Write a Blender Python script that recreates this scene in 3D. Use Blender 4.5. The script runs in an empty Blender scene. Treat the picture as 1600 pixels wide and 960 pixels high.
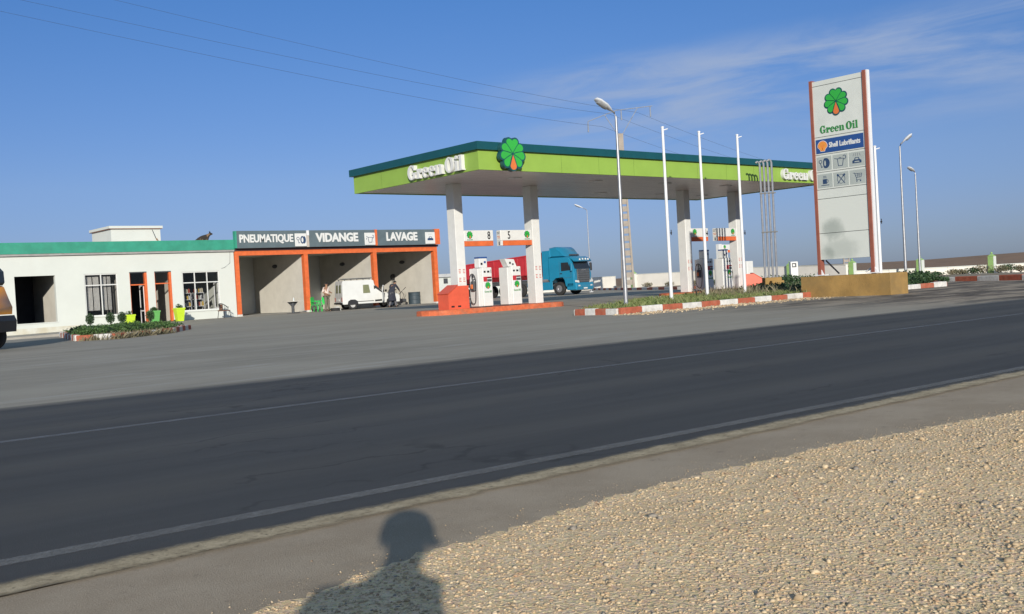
import bpy, math, random
import numpy as np
from mathutils import Vector, Matrix
random.seed(7); RNG=np.random.default_rng(7)
S=bpy.context.scene; COL=S.collection
R_=math.radians
# ---------------------------------------------------------------- camera
FPX=1582.6; PI_,RO,YA=-.0209,-.0567,.8592; H=.912
CF=np.array([np.cos(YA)*np.cos(PI_),np.sin(YA)*np.cos(PI_),np.sin(PI_)])
_r=np.array([np.sin(YA),-np.cos(YA),0.]); _u=np.cross(_r,CF)
CR=_r*np.cos(RO)+_u*np.sin(RO); CU=-_r*np.sin(RO)+_u*np.cos(RO)
C0=np.array([0,0,H])
cd=bpy.data.cameras.new('camera'); cam=bpy.data.objects.new('camera',cd); COL.objects.link(cam)
M4=Matrix(((CR[0],CU[0],-CF[0],0),(CR[1],CU[1],-CF[1],0),(CR[2],CU[2],-CF[2],H),(0,0,0,1)))
cam.matrix_world=M4; cd.sensor_width=36; cd.lens=FPX/1600*36; cd.clip_end=6000; cd.clip_start=.01
S.camera=cam
# ---------------------------------------------------------------- sky, sun, exposure
SUN_AZ,SUN_EL=R_(55.2),R_(15.4)      # direction the light travels to / elevation
w=bpy.data.worlds.new('World'); S.world=w; w.use_nodes=True
nt=w.node_tree; nt.nodes.clear(); N=nt.nodes.new; L=nt.links.new
out=N('ShaderNodeOutputWorld'); bg=N('ShaderNodeBackground'); sky=N('ShaderNodeTexSky')
sky.sky_type='NISHITA'; sky.sun_disc=False; sky.sun_elevation=SUN_EL
sdir=Vector((-math.cos(SUN_AZ),-math.sin(SUN_AZ),0))
sky.sun_rotation=math.atan2(sdir.x,sdir.y)
sky.altitude=400; sky.air_density=1.0; sky.dust_density=.25; sky.ozone_density=3.2
bg.inputs['Strength'].default_value=.125
SKY_TINT=(.88,.99,1.28,1)
def raydir(x,y):
    d=CF+CR*(x-800)/FPX-CU*(y-480)/FPX
    return d/np.linalg.norm(d)
tc=N('ShaderNodeTexCoord')
def vdot(vec):
    n=N('ShaderNodeVectorMath'); n.operation='DOT_PRODUCT'; L(tc.outputs['Generated'],n.inputs[0]); n.inputs[1].default_value=vec; return n.outputs['Value']
def mth(op,a,b=None,clamp=False):
    n=N('ShaderNodeMath'); n.operation=op; n.use_clamp=clamp
    for i,v in enumerate((a,b)):
        if v is None: continue
        if isinstance(v,(int,float)): n.inputs[i].default_value=v
        else: L(v,n.inputs[i])
    return n.outputs[0]
def ramp(v,a,b,c,d):
    n=N('ShaderNodeMapRange'); n.interpolation_type='SMOOTHSTEP'; L(v,n.inputs[0])
    n.inputs[1].default_value=a;n.inputs[2].default_value=b;n.inputs[3].default_value=c;n.inputs[4].default_value=d
    return n.outputs[0]
a_=raydir(780,160); b_=raydir(1600,25); nb=np.cross(a_,b_); nb/=np.linalg.norm(nb)
if nb[2]<0: nb=-nb
al=b_-a_*np.dot(a_,b_); al/=np.linalg.norm(al)
across=vdot(tuple(nb)); along=vdot(tuple(al)); up=vdot((0,0,1))
CLOUD_SEED=3.7
comb=N('ShaderNodeCombineXYZ'); L(mth('ADD',mth('MULTIPLY',along,6.0),CLOUD_SEED),comb.inputs[0]); L(mth('MULTIPLY',across,34.0),comb.inputs[1]); L(mth('MULTIPLY',up,9.0),comb.inputs[2])
nz=N('ShaderNodeTexNoise'); nz.inputs['Scale'].default_value=1.0; nz.inputs['Detail'].default_value=8; nz.inputs['Roughness'].default_value=.58; nz.inputs['Distortion'].default_value=.5
L(comb.outputs[0],nz.inputs['Vector'])
band=mth('MULTIPLY',ramp(across,-.10,-.02,0,1),ramp(across,.0,.035,1,0))
band=mth('MULTIPLY',band,ramp(along,-.06,.10,0,1))
wisp=mth('MULTIPLY',ramp(nz.outputs['Fac'],.32,.66,0.0,1),band)
wide=mth('MULTIPLY',ramp(nz.outputs['Fac'],.60,.82,0,.22),ramp(along,-.15,.2,0,1))
cl=mth('MULTIPLY',mth('ADD',wisp,wide,True),.80)
tint=N('ShaderNodeMix'); tint.data_type='RGBA'; tint.blend_type='MULTIPLY'; tint.inputs[0].default_value=1
cr=N('ShaderNodeValToRGB'); L(up,cr.inputs[0]); L(sky.outputs[0],tint.inputs[6]); L(cr.outputs[0],tint.inputs[7])
E0=cr.color_ramp.elements; E0[0].position=0.0; E0[0].color=(.25,.32,.60,1); E0[1].position=.50; E0[1].color=(2.05,1.58,1.18,1)
for pz,cc in ((.05,(.35,.38,.62)),(.11,(.43,.45,.64)),(.2,(.40,.49,.70)),(.29,(.35,.52,.76))):
    e_=E0.new(pz); e_.color=(*cc,1)
mx=N('ShaderNodeMix'); mx.data_type='RGBA'; L(cl,mx.inputs[0]); L(tint.outputs[2],mx.inputs[6]); mx.inputs[7].default_value=(2.5,3.15,4.5,1)
L(mx.outputs[2],bg.inputs['Color']); L(bg.outputs[0],out.inputs[0])
sl=bpy.data.lights.new('sun','SUN'); sl.energy=4.6; sl.angle=R_(.53); sl.color=(1,.93,.82)
so=bpy.data.objects.new('sun',sl); COL.objects.link(so); so.location=(-30,-40,30)
ld=Vector((math.cos(SUN_AZ)*math.cos(SUN_EL),math.sin(SUN_AZ)*math.cos(SUN_EL),-math.sin(SUN_EL)))
so.rotation_euler=ld.to_track_quat('-Z','Y').to_euler()
S.view_settings.view_transform='Standard'; S.view_settings.look='None'; S.view_settings.exposure=0.15; S.view_settings.gamma=1; S.view_settings.use_curve_mapping=False
S.render.engine='CYCLES'; S.cycles.max_bounces=6
# ---------------------------------------------------------------- pixel -> place helpers (photograph 1600x960)
def ss(t): t=min(1,max(0,t)); return t*t*(3-2*t)
def zg(X,Y): return -.46*ss((23-X)/6.5)*ss((Y-38)/15)
def ray(x,y): return CF+CR*(x-800)/FPX-CU*(y-480)/FPX
def gp(x,y,z=0.):
    d=ray(x,y); P=C0+d*(z-H)/d[2]; return P
def onY(x,y,Y):
    d=ray(x,y); return C0+d*Y/d[1]
def onX(x,y,X):
    d=ray(x,y); return C0+d*X/d[0]
# ---------------------------------------------------------------- materials
MATS={}
def mat(name,rgb,rough=.7,var=.12,scale=3.,bump=0.,bscale=40.,metal=0.,rgb2=None,spec=.5,stretch=None,thr=(.35,.65),dirt=0.,dirtcol=(.16,.13,.09),coat=0.):
    if name in MATS: return MATS[name]
    m=bpy.data.materials.new(name); m.use_nodes=True; t=m.node_tree; b=t.nodes['Principled BSDF']
    N=t.nodes.new; L=t.links.new
    b.inputs['Roughness'].default_value=rough; b.inputs['Metallic'].default_value=metal
    b.inputs['Specular IOR Level'].default_value=spec
    if coat: b.inputs['Coat Weight'].default_value=coat; b.inputs['Coat Roughness'].default_value=.12
    tc=N('ShaderNodeTexCoord'); mp=N('ShaderNodeMapping'); L(tc.outputs['Object'],mp.inputs[0])
    if stretch: mp.inputs['Scale'].default_value=stretch
    n1=N('ShaderNodeTexNoise'); n1.inputs['Scale'].default_value=scale; n1.inputs['Detail'].default_value=7; n1.inputs['Roughness'].default_value=.62
    L(mp.outputs[0],n1.inputs['Vector'])
    r=N('ShaderNodeMapRange'); L(n1.outputs['Fac'],r.inputs[0]); r.inputs[1].default_value=thr[0]; r.inputs[2].default_value=thr[1]
    mx=N('ShaderNodeMix'); mx.data_type='RGBA'; L(r.outputs[0],mx.inputs[0])
    c2=rgb2 if rgb2 else tuple(min(1,c*(1+var)) for c in rgb)
    c1=rgb if rgb2 else tuple(c*(1-var) for c in rgb)
    mx.inputs[6].default_value=(*c1,1); mx.inputs[7].default_value=(*c2,1)
    last=mx.outputs[2]
    if dirt>0:
        n3=N('ShaderNodeTexNoise'); n3.inputs['Scale'].default_value=scale*.45; n3.inputs['Detail'].default_value=9; n3.inputs['Roughness'].default_value=.7
        L(tc.outputs['Object'],n3.inputs['Vector'])
        r3=N('ShaderNodeMapRange'); L(n3.outputs['Fac'],r3.inputs[0]); r3.inputs[1].default_value=.5; r3.inputs[2].default_value=.75; r3.inputs[4].default_value=dirt
        m3=N('ShaderNodeMix'); m3.data_type='RGBA'; L(r3.outputs[0],m3.inputs[0]); L(last,m3.inputs[6]); m3.inputs[7].default_value=(*dirtcol,1)
        last=m3.outputs[2]
    L(last,b.inputs['Base Color'])
    if bump>0:
        n2=N('ShaderNodeTexNoise'); n2.inputs['Scale'].default_value=bscale; n2.inputs['Detail'].default_value=5
        L(tc.outputs['Object'],n2.inputs['Vector'])
        bp=N('ShaderNodeBump'); bp.inputs['Strength'].default_value=bump; bp.inputs['Distance'].default_value=.02; L(n2.outputs['Fac'],bp.inputs['Height']); L(bp.outputs[0],b.inputs['Normal'])
    MATS[name]=m; return m
def glassmat():
    m=mat('window_glass',(.02,.025,.03),.06,.1); b=m.node_tree.nodes['Principled BSDF']
    b.inputs['Alpha'].default_value=.16; return m
WHITE=mat('white_wall_paint',(.57,.60,.56),.75,.03,.7,.08,30,dirt=.2,dirtcol=(.55,.5,.42))
WGLOSS=mat('white_enamel',(.64,.65,.63),.35,.04,4,dirt=.12,dirtcol=(.5,.46,.4))
WMET=mat('white_metal',(.68,.69,.70),.35,.03,5)
GREEN=mat('green_parapet_paint',(.03,.26,.175),.7,.12,2,dirt=.15,dirtcol=(.1,.25,.2))
LIME=mat('lime_fascia',(.25,.40,.065),.5,.04,1.5,dirt=.08,dirtcol=(.3,.4,.1))
TEAL=mat('dark_teal_fascia',(.006,.07,.085),.4,.08,2)
GREYSIGN=mat('grey_sign_panel',(.10,.135,.15),.5,.08,2)
ORANGE=mat('orange_paint',(.62,.13,.035),.6,.12,4,dirt=.15,dirtcol=(.3,.08,.04))
ORKERB=mat('orange_kerb_paint',(.52,.12,.045),.8,.2,6,.3,60,dirt=.55,dirtcol=(.28,.2,.14))
REDK=mat('red_kerb_paint',(.36,.095,.05),.85,.2,7,.3,60,dirt=.5,dirtcol=(.25,.19,.14))
WHK=mat('white_kerb_paint',(.58,.57,.54),.85,.15,7,.3,60,dirt=.6,dirtcol=(.25,.22,.18))
BAYW=mat('bay_plaster',(.58,.56,.50),.85,.06,1.2,.1,30,dirt=.25,dirtcol=(.3,.28,.22))
BAYBACK=mat('bay_back_tiles',(.55,.57,.54),.7,.06,1.2)
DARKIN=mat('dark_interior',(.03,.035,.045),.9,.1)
CURT=mat('curtain_cloth',(.62,.62,.60),.9,.2,8,stretch=(8,8,.4))
GLASS=glassmat()
BLACK=mat('black_plastic',(.015,.015,.017),.45,.2)
RUB=mat('tyre_rubber',(.02,.02,.02),.85,.2)
GREYM=mat('galvanised_steel',(.34,.35,.37),.42,.12,6,metal=.55)
DKGREY=mat('dark_grey_metal',(.06,.065,.07),.5,.15)
SOFFIT=mat('soffit_panels',(.92,.88,.86),.32,.2,2,metal=.5,stretch=(.4,4,1),rgb2=(.74,.70,.69))
LOGOG=mat('emblem_green',(.03,.36,.05),.5,.05); LOGOD=mat('emblem_outline',(.008,.07,.08),.5,.05); LOGOO=mat('emblem_orange_drop',(.62,.16,.04),.5,.05)
BLUE=mat('sign_blue',(.02,.07,.24),.5,.05); ICON=mat('icon_ink',(.02,.05,.12),.6,.05); ICBG=mat('icon_ground',(.36,.40,.38),.6,.05)
SHELLO=mat('emblem_shell_orange',(.72,.30,.05),.5,.05)
SGNW=mat('totem_panel',(.58,.61,.57),.5,.05,1.2,dirt=.2,dirtcol=(.36,.4,.36))
TGREEN=mat('text_green',(.035,.22,.055),.5,.05)
BROWNR=mat('totem_rail_brown',(.26,.085,.055),.5,.1)
YBOX=mat('ochre_plinth',(.31,.19,.06),.9,.18,1.6,.6,30,dirt=.75,dirtcol=(.2,.14,.06))
CREAM=mat('cream_wall',(.72,.69,.62),.85,.06,.5,.15,20,dirt=.3,dirtcol=(.45,.38,.28))
PGREEN=mat('pillar_green',(.26,.42,.14),.8,.08,3)
RED=mat('trailer_red',(.42,.025,.035),.5,.12,2,dirt=.25,dirtcol=(.2,.04,.04))
CBLUE=mat('cab_blue',(.012,.185,.31),.3,.05,2,coat=.6)
SKIN=mat('skin',(.28,.15,.09),.6,.08); HAIR=mat('black_hair',(.012,.01,.009),.8,.2)
ORV=mat('machine_orange',(.80,.31,.02),.4,.06,2,coat=.4)
SOIL=mat('planting_soil',(.17,.13,.085),.95,.3,5,.6,30,rgb2=(.10,.10,.05))
LEAF=mat('shrub_leaf',(.035,.085,.02),.65,.3,6,rgb2=(.07,.13,.03)); LEAFD=mat('dark_leaf',(.018,.05,.018),.65,.3,6,rgb2=(.04,.08,.025))
GRASS=mat('grass_blade',(.09,.15,.035),.7,.3,2,rgb2=(.20,.20,.08)); DRYG=mat('dry_plant',(.22,.18,.11),.8,.3,2,rgb2=(.12,.12,.07))
# ---------------------------------------------------------------- mesh helper
class MB:
    def __init__(s): s.v=[];s.f=[];s.m=[];s.mats=[]
    def mi(s,m):
        if m not in s.mats: s.mats.append(m)
        return s.mats.index(m)
    def add(s,vs,fs,m):
        o=len(s.v); s.v+= [tuple(map(float,v)) for v in vs]; s.f+=[tuple(i+o for i in f) for f in fs]; s.m+=[s.mi(m)]*len(fs); return s
    def box(s,a,b,m,bev=0.):
        x0,y0,z0=[min(p,q) for p,q in zip(a,b)];x1,y1,z1=[max(p,q) for p,q in zip(a,b)]
        if bev<=0:
            vs=[(x0,y0,z0),(x1,y0,z0),(x1,y1,z0),(x0,y1,z0),(x0,y0,z1),(x1,y0,z1),(x1,y1,z1),(x0,y1,z1)]
            return s.add(vs,[(0,3,2,1),(4,5,6,7),(0,1,5,4),(1,2,6,5),(2,3,7,6),(3,0,4,7)],m)
        bev=min(bev,(x1-x0)*.45,(y1-y0)*.45,(z1-z0)*.45)
        def ring(z,i): 
            return [(x0+i+bev,y0+i,z),(x1-i-bev,y0+i,z),(x1-i,y0+i+bev,z),(x1-i,y1-i-bev,z),(x1-i-bev,y1-i,z),(x0+i+bev,y1-i,z),(x0+i,y1-i-bev,z),(x0+i,y0+i+bev,z)]
        rs=[ring(z0,bev*.7),ring(z0+bev,0),ring(z1-bev,0),ring(z1,bev*.7)]
        return s.loft(rs,m)
    def loft(s,rs,m,caps=True,closed=True):
        n=len(rs[0]); vs=[p for r in rs for p in r]; fs=[]
        for k in range(len(rs)-1):
            for i in range(n if closed else n-1):
                j=(i+1)%n; fs.append((k*n+i,k*n+j,(k+1)*n+j,(k+1)*n+i))
        if caps: fs.append(tuple(range(n))[::-1]); fs.append(tuple((len(rs)-1)*n+i for i in range(n)))
        return s.add(vs,fs,m)
    def prism(s,pts,y0,y1,m,axis='y'):
        def P(a,b,c): return {'y':(a,c,b),'x':(c,a,b),'z':(a,b,c)}[axis]
        n=len(pts); vs=[P(a,b,y0) for a,b in pts]+[P(a,b,y1) for a,b in pts]
        fs=[tuple(range(n)),tuple(range(2*n-1,n-1,-1))]+[(i,(i+1)%n+0,(i+1)%n+n,i+n)[::-1] for i in range(n)]
        return s.add(vs,fs,m)
    def tube(s,pts,r,m,n=8,caps=True):
        pts=[Vector(p) for p in pts]; rs=[]
        rr=r if isinstance(r,(list,tuple)) else [r]*len(pts)
        for i,p in enumerate(pts):
            d=(pts[min(i+1,len(pts)-1)]-pts[max(i-1,0)])
            if d.length<1e-9: d=Vector((0,0,1))
            d.normalize(); a=Vector((0,0,1)) if abs(d.z)<.9 else Vector((1,0,0))
            u=d.cross(a).normalized(); v=d.cross(u)
            rs.append([tuple(p+(u*math.cos(t)+v*math.sin(t))*rr[i]) for t in [2*math.pi*k/n for k in range(n)]])
        return s.loft(rs,m,caps)
    def lathe(s,prof,m,c=(0,0,0),n=20,axis='z',caps=True):
        rs=[]
        for r,z in prof:
            ring=[]
            for k in range(n):
                t=2*math.pi*k/n; a,b=r*math.cos(t),r*math.sin(t)
                p={'z':(a,b,z),'y':(a,z,b),'x':(z,a,b)}[axis]; ring.append(tuple(p[i]+c[i] for i in range(3)))
            rs.append(ring)
        return s.loft(rs,m,caps)
    def build(s,name,parent=None,smooth=False,loc=None,rot=None):
        me=bpy.data.meshes.new(name); me.from_pydata(s.v,[],s.f)
        for m in s.mats: me.materials.append(m)
        me.polygons.foreach_set('material_index',s.m)
        import bmesh
        bm=bmesh.new(); bm.from_mesh(me); bmesh.ops.recalc_face_normals(bm,faces=bm.faces); bm.to_mesh(me); bm.free()
        if smooth:
            for p in me.polygons: p.use_smooth=True
            try: me.set_sharp_from_angle(angle=R_(35))
            except Exception: pass
        o=bpy.data.objects.new(name,me); COL.objects.link(o)
        if parent: o.parent=parent
        if loc is not None: o.location=loc
        if rot is not None: o.rotation_euler=rot
        return o
def thing(name,label,cat,loc=(0,0,0),rz=0,group=None):
    o=bpy.data.objects.new(name,None); COL.objects.link(o); o.location=loc; o.rotation_euler=(0,0,rz); o.empty_display_size=.2
    o['label']=label;o['category']=cat
    if group:o['group']=group
    return o
def tag(o,label,cat,group=None,kind=None):
    o['label']=label;o['category']=cat
    if group:o['group']=group
    if kind:o['kind']=kind
    return o
def struct(o,label=None):
    o['kind']='structure'
    if label:o['label']=label
    return o
def kids(o): return [c for c in bpy.data.objects if c.parent==o]
def dup(root,loc,rz,label,group=None):
    r=root.copy(); COL.objects.link(r); r.location=loc; r.rotation_euler=(0,0,rz); r['label']=label
    if group: r['group']=group
    for ch in kids(root):
        if ch==r: continue
        c=ch.copy(); COL.objects.link(c); c.parent=r
        for g in kids(ch):
            if g==c: continue
            d=g.copy(); COL.objects.link(d); d.parent=c
    return r
FACE_Y=(R_(90),0,0); FACE_X=(R_(90),0,R_(-90))
def text(body,size,m,name,parent,loc,rot,ext=.01,offset=0.,align='CENTER',sx=1.,space=1.):
    cu=bpy.data.curves.new(name,'FONT'); cu.body=body; cu.size=size; cu.extrude=ext; cu.offset=offset; cu.align_x=align; cu.align_y='CENTER'; cu.space_character=space; cu.resolution_u=3
    t=bpy.data.objects.new(name+'_curve',cu); COL.objects.link(t)
    me=bpy.data.meshes.new_from_object(t); COL.objects.unlink(t); bpy.data.objects.remove(t)
    me.materials.clear(); me.materials.append(m)
    for v in me.vertices: v.co.x*=sx
    o=bpy.data.objects.new(name,me); COL.objects.link(o); o.parent=parent; o.location=loc; o.rotation_euler=rot
    return o
# flat-drawing helper: shapes in local XY with thickness
def arc(cx,cy,rx,ry,a0,a1,n=16): return [(cx+rx*math.cos(R_(a0+(a1-a0)*i/n)),cy+ry*math.sin(R_(a0+(a1-a0)*i/n))) for i in range(n+1)]
def poly(mb,pts,m,z0=0.,z1=.01): mb.prism(pts,z0,z1,m,'z')
def stroke(mb,pts,wd,m,z0=0.,z1=.01,close=False):
    if close: pts=pts+[pts[0]]
    for i,(a,b) in enumerate(zip(pts[:-1],pts[1:])):
        d=Vector((b[0]-a[0],b[1]-a[1])); 
        if d.length<1e-6: continue
        n=Vector((-d.y,d.x)).normalized()*wd/2; e=d.normalized()*wd*.25
        poly(mb,[(a[0]-e.x-n.x,a[1]-e.y-n.y),(b[0]+e.x-n.x,b[1]+e.y-n.y),(b[0]+e.x+n.x,b[1]+e.y+n.y),(a[0]-e.x+n.x,a[1]-e.y+n.y)],m,z0,z1+(i%3)*.0004)
def ringpoly(mb,cx,cy,ro,ri,m,a0=0,a1=360,z0=0,z1=.01,n=24):
    (rx,ry),(qx,qy)=ro,ri
    for i in range(n):
        t0=R_(a0+(a1-a0)*i/n);t1=R_(a0+(a1-a0)*(i+1)/n)
        poly(mb,[(cx+qx*math.cos(t0),cy+qy*math.sin(t0)),(cx+rx*math.cos(t0),cy+ry*math.sin(t0)),(cx+rx*math.cos(t1),cy+ry*math.sin(t1)),(cx+qx*math.cos(t1),cy+qy*math.sin(t1))],m,z0,z1)
def emblem(mb,r,z0,th,side=None):
    """nine-petal flower: eight green petals and an orange drop below, dark outlines"""
    def petal(ang,ln,g,sw=0.):
        u0=.733*ln; t20=math.tan(R_(20)); w0=u0*t20-g; pts=[(max(g/t20,0)+.001,0.)] if g>0 else [(-.02*ln,0.)]
        pts+=[(u0*k,u0*k*t20-g) for k in (.35,.6,.8) if u0*k*t20-g>0]
        pts+=[(u0+w0*math.sin(R_(a)),w0*math.cos(R_(a))) for a in range(0,181,15)]
        pts+=[(u0*k,-(u0*k*t20-g)) for k in (.8,.6,.35) if u0*k*t20-g>0]
        ca,sa=math.cos(ang),math.sin(ang); o=[]
        for u,v in pts:
            v2=v+sw*math.sin(min(1,u/ln)*math.pi)*ln
            o.append((u*ca-v2*sa,u*sa+v2*ca))
        return o
    n=9
    for k in range(n):
        ang=-math.pi/2+2*math.pi*k/n
        poly(mb,petal(ang,r,-.035*r),LOGOD,z0,z0+th-.0007*k)
    for k in range(1,n):
        ang=-math.pi/2+2*math.pi*k/n
        poly(mb,petal(ang,r*.96,r*.026,.05 if k<5 else -.05),LOGOG,z0+th,z0+th+.006+.0005*k)
    poly(mb,petal(-math.pi/2,r*1.02,-.02*r),LOGOD,z0+th,z0+th+.013); poly(mb,petal(-math.pi/2,r*.97,.022*r),LOGOO,z0+th+.013,z0+th+.017)
def green_oil(mb,m,hgt,length,z0,z1):
    """bold high-contrast serif lettering 'Green Oil' centred on the origin"""
    parts=[];x=0
    def P(pts): parts.append([(x+a,b) for a,b in pts])
    def rect(a,b,c,d): P([(a,b),(c,b),(c,d),(a,d)])
    def ring(cx,cy,rx,ry,qx,qy,a0,a1,n=18):
        for i in range(n):
            t0,t1=R_(a0+(a1-a0)*i/n),R_(a0+(a1-a0)*(i+1)/n)
            P([(cx+qx*math.cos(t0),cy+qy*math.sin(t0)),(cx+rx*math.cos(t0),cy+ry*math.sin(t0)),(cx+rx*math.cos(t1),cy+ry*math.sin(t1)),(cx+qx*math.cos(t1),cy+qy*math.sin(t1))])
    # G
    ring(.45,.5,.45,.52,.19,.43,42,322); rect(.66,.64,.8,.98); rect(.62,.06,.86,.44); rect(.5,.38,.95,.48); x+=1.02
    # r
    rect(.07,0,.31,.68); rect(0,0,.4,.08); rect(0,.6,.2,.69); ring(.5,.52,.14,.16,0.01,.01,0,360,12); P([(.3,.5),(.34,.5),(.46,.6),(.46,.68),(.3,.6)]); x+=.68
    for _ in range(2):
        ring(.33,.34,.33,.37,.12,.29,20,325); rect(.12,.33,.64,.42); P([(.44,.38),(.66,.38),(.63,.5),(.44,.5)]); x+=.72
    # n
    rect(.07,0,.3,.68); rect(0,0,.37,.08); rect(0,.6,.2,.69); rect(.49,0,.72,.5); rect(.42,0,.79,.08); ring(.49,.46,.23,.24,.0,.12,0,120,10); x+=.98+.12
    # O
    ring(.45,.5,.46,.53,.18,.44,0,360,28); x+=1.0
    # i
    rect(.07,0,.31,.68); rect(0,0,.38,.08); rect(0,.6,.2,.69); ring(.19,.9,.13,.13,.01,.01,0,360,12); x+=.46
    rect(.07,0,.31,1.02); rect(0,0,.38,.08); rect(0,.94,.2,1.02); x+=.38
    sx=length/x
    for i,p in enumerate(parts):
        poly(mb,[(a*sx-length/2,b*hgt-hgt/2) for a,b in p],m,z0,z1+(i%5)*.0006)
def leaves(cent,n,size,m,rad,mb=None,up=0.3,flat=False):
    """n leaf quads scattered in an ellipsoid"""
    v=RNG.normal(size=(n,3)); v/=np.linalg.norm(v,axis=1)[:,None]; v*=(RNG.random(n)**.45)[:,None]
    P=np.array(cent)+v*np.array(rad)
    a=RNG.normal(size=(n,3)); a/=np.linalg.norm(a,axis=1)[:,None]
    b=RNG.normal(size=(n,3)); b[:,2]+=up; b-= (b*a).sum(1)[:,None]*a; b/=np.linalg.norm(b,axis=1)[:,None]
    s=size*(.6+.8*RNG.random(n))[:,None]
    q=np.stack([P-a*s*.5,P-b*s,P+a*s*.5,P+b*s],1).reshape(-1,3)
    mb.add(q.tolist(),[(4*i,4*i+1,4*i+2,4*i+3) for i in range(n)],m)
def skin(name,joints,edges,radii,m,parent=None,sub=2,root=0):
    me=bpy.data.meshes.new(name); me.from_pydata([tuple(j) for j in joints],edges,[])
    o=bpy.data.objects.new(name,me); COL.objects.link(o)
    sm=o.modifiers.new('s','SKIN'); sk=me.skin_vertices[0].data
    for i,r in enumerate(radii):
        sk[i].radius=(r,r) if not isinstance(r,tuple) else r
        sk[i].use_root=(i==root)
    sb=o.modifiers.new('u','SUBSURF'); sb.levels=sub; sb.render_levels=sub
    dg=bpy.context.evaluated_depsgraph_get(); dg.update()
    me2=bpy.data.meshes.new_from_object(o.evaluated_get(dg)); o.modifiers.clear(); o.data=me2; bpy.data.meshes.remove(me)
    me2.name=name; me2.materials.clear(); me2.materials.append(m)
    for p in me2.polygons:p.use_smooth=True
    if parent:o.parent=parent
    return o
# ================================================================ GROUND
def node_ground(name,fn):
    m=bpy.data.materials.new(name); m.use_nodes=True; t=m.node_tree; b=t.nodes['Principled BSDF']; b.inputs['Roughness'].default_value=.95; b.inputs['Specular IOR Level'].default_value=.15
    fn(t,b); return m
class G:
    def __init__(s,t): s.t=t; s.tc=t.nodes.new('ShaderNodeTexCoord'); s.xyz=t.nodes.new('ShaderNodeSeparateXYZ'); t.links.new(s.tc.outputs['Object'],s.xyz.inputs[0])
    def L(s,a,b): s.t.links.new(a,b)
    def noise(s,scale,detail=6,rough=.6,st=(1,1,1),dist=0):
        mp=s.t.nodes.new('ShaderNodeMapping'); mp.inputs['Scale'].default_value=st; s.L(s.tc.outputs['Object'],mp.inputs[0])
        n=s.t.nodes.new('ShaderNodeTexNoise'); n.inputs['Scale'].default_value=scale;n.inputs['Detail'].default_value=detail;n.inputs['Roughness'].default_value=rough;n.inputs['Distortion'].default_value=dist
        s.L(mp.outputs[0],n.inputs['Vector']); return n.outputs['Fac']
    def vor(s,scale,col=False):
        n=s.t.nodes.new('ShaderNodeTexVoronoi'); n.inputs['Scale'].default_value=scale; s.L(s.tc.outputs['Object'],n.inputs['Vector']); return n.outputs['Color'] if col else n.outputs['Distance']
    def rmp(s,v,a,b,c=0,d=1):
        n=s.t.nodes.new('ShaderNodeMapRange'); n.interpolation_type='SMOOTHSTEP'; s.L(v,n.inputs[0])
        for i,k in enumerate((a,b,c,d)): n.inputs[i+1].default_value=k
        return n.outputs[0]
    def m(s,op,a,b=0.,clamp=False):
        n=s.t.nodes.new('ShaderNodeMath'); n.operation=op; n.use_clamp=clamp
        for i,k in enumerate((a,b)):
            if isinstance(k,(int,float)): n.inputs[i].default_value=k
            else: s.L(k,n.inputs[i])
        return n.outputs[0]
    def mix(s,f,a,b,bt='MIX'):
        n=s.t.nodes.new('ShaderNodeMix'); n.data_type='RGBA'; n.blend_type=bt
        if isinstance(f,(int,float)): n.inputs[0].default_value=f
        else: s.L(f,n.inputs[0])
        for i,k in ((6,a),(7,b)):
            if isinstance(k,tuple): n.inputs[i].default_value=(*k,1)
            else: s.L(k,n.inputs[i])
        return n.outputs[2]
    def bump(s,h,b,st=.5,dist=.01):
        n=s.t.nodes.new('ShaderNodeBump'); n.inputs['Strength'].default_value=st; n.inputs['Distance'].default_value=dist; s.L(h,n.inputs['Height']); s.L(n.outputs[0],b.inputs['Normal'])
def f_desert(t,b):
    g=G(t); c=g.mix(g.rmp(g.noise(.05,8,.65),.35,.65),(.30,.19,.12),(.22,.15,.10)); c=g.mix(g.rmp(g.noise(.9,6,.7),.45,.7,0,.5),c,(.36,.27,.17)); g.L(c,b.inputs['Base Color'])
def f_forecourt(t,b):
    g=G(t)
    c=g.mix(g.rmp(g.noise(.35,8,.65,(.5,1.3,1)),.35,.65),(.29,.27,.225),(.375,.35,.295))
    c=g.mix(g.rmp(g.noise(1.1,9,.75,(.35,2.2,1),.6),.5,.66,0,.7),c,(.42,.405,.37))
    c=g.mix(g.rmp(g.noise(.6,8,.75,(.3,1.6,1),.4),.56,.74,0,.6),c,(.15,.148,.135))
    c=g.mix(g.rmp(g.noise(60,3,.6),.3,.7,0,.18),c,(.12,.12,.12))
    c=g.mix(g.m('MULTIPLY',g.rmp(g.xyz.outputs['X'],6,18),g.rmp(g.noise(.25,5,.6),.3,.6,.25,.6)),c,(.36,.325,.26))
    # churned dirt towards the road on the right
    far=g.m('MULTIPLY',g.rmp(g.xyz.outputs['X'],17,25),g.rmp(g.xyz.outputs['Y'],15,19,1,0))
    far2=g.m('MULTIPLY',g.rmp(g.xyz.outputs['X'],26,31),g.rmp(g.xyz.outputs['Y'],22,30,1,0))
    d=g.m('MAXIMUM',far,far2)
    dc=g.mix(g.rmp(g.noise(.9,8,.7,(.35,1.3,1),.7),.42,.6),(.10,.085,.072),(.36,.30,.23))
    c=g.mix(g.m('MULTIPLY',d,g.rmp(g.noise(.8,7,.7),.25,.5,.55,1)),c,dc)
    # asphalt lane in front of the truck
    g.L(c,b.inputs['Base Color']); g.bump(g.noise(35,6,.7),b,.5,.02)
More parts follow.
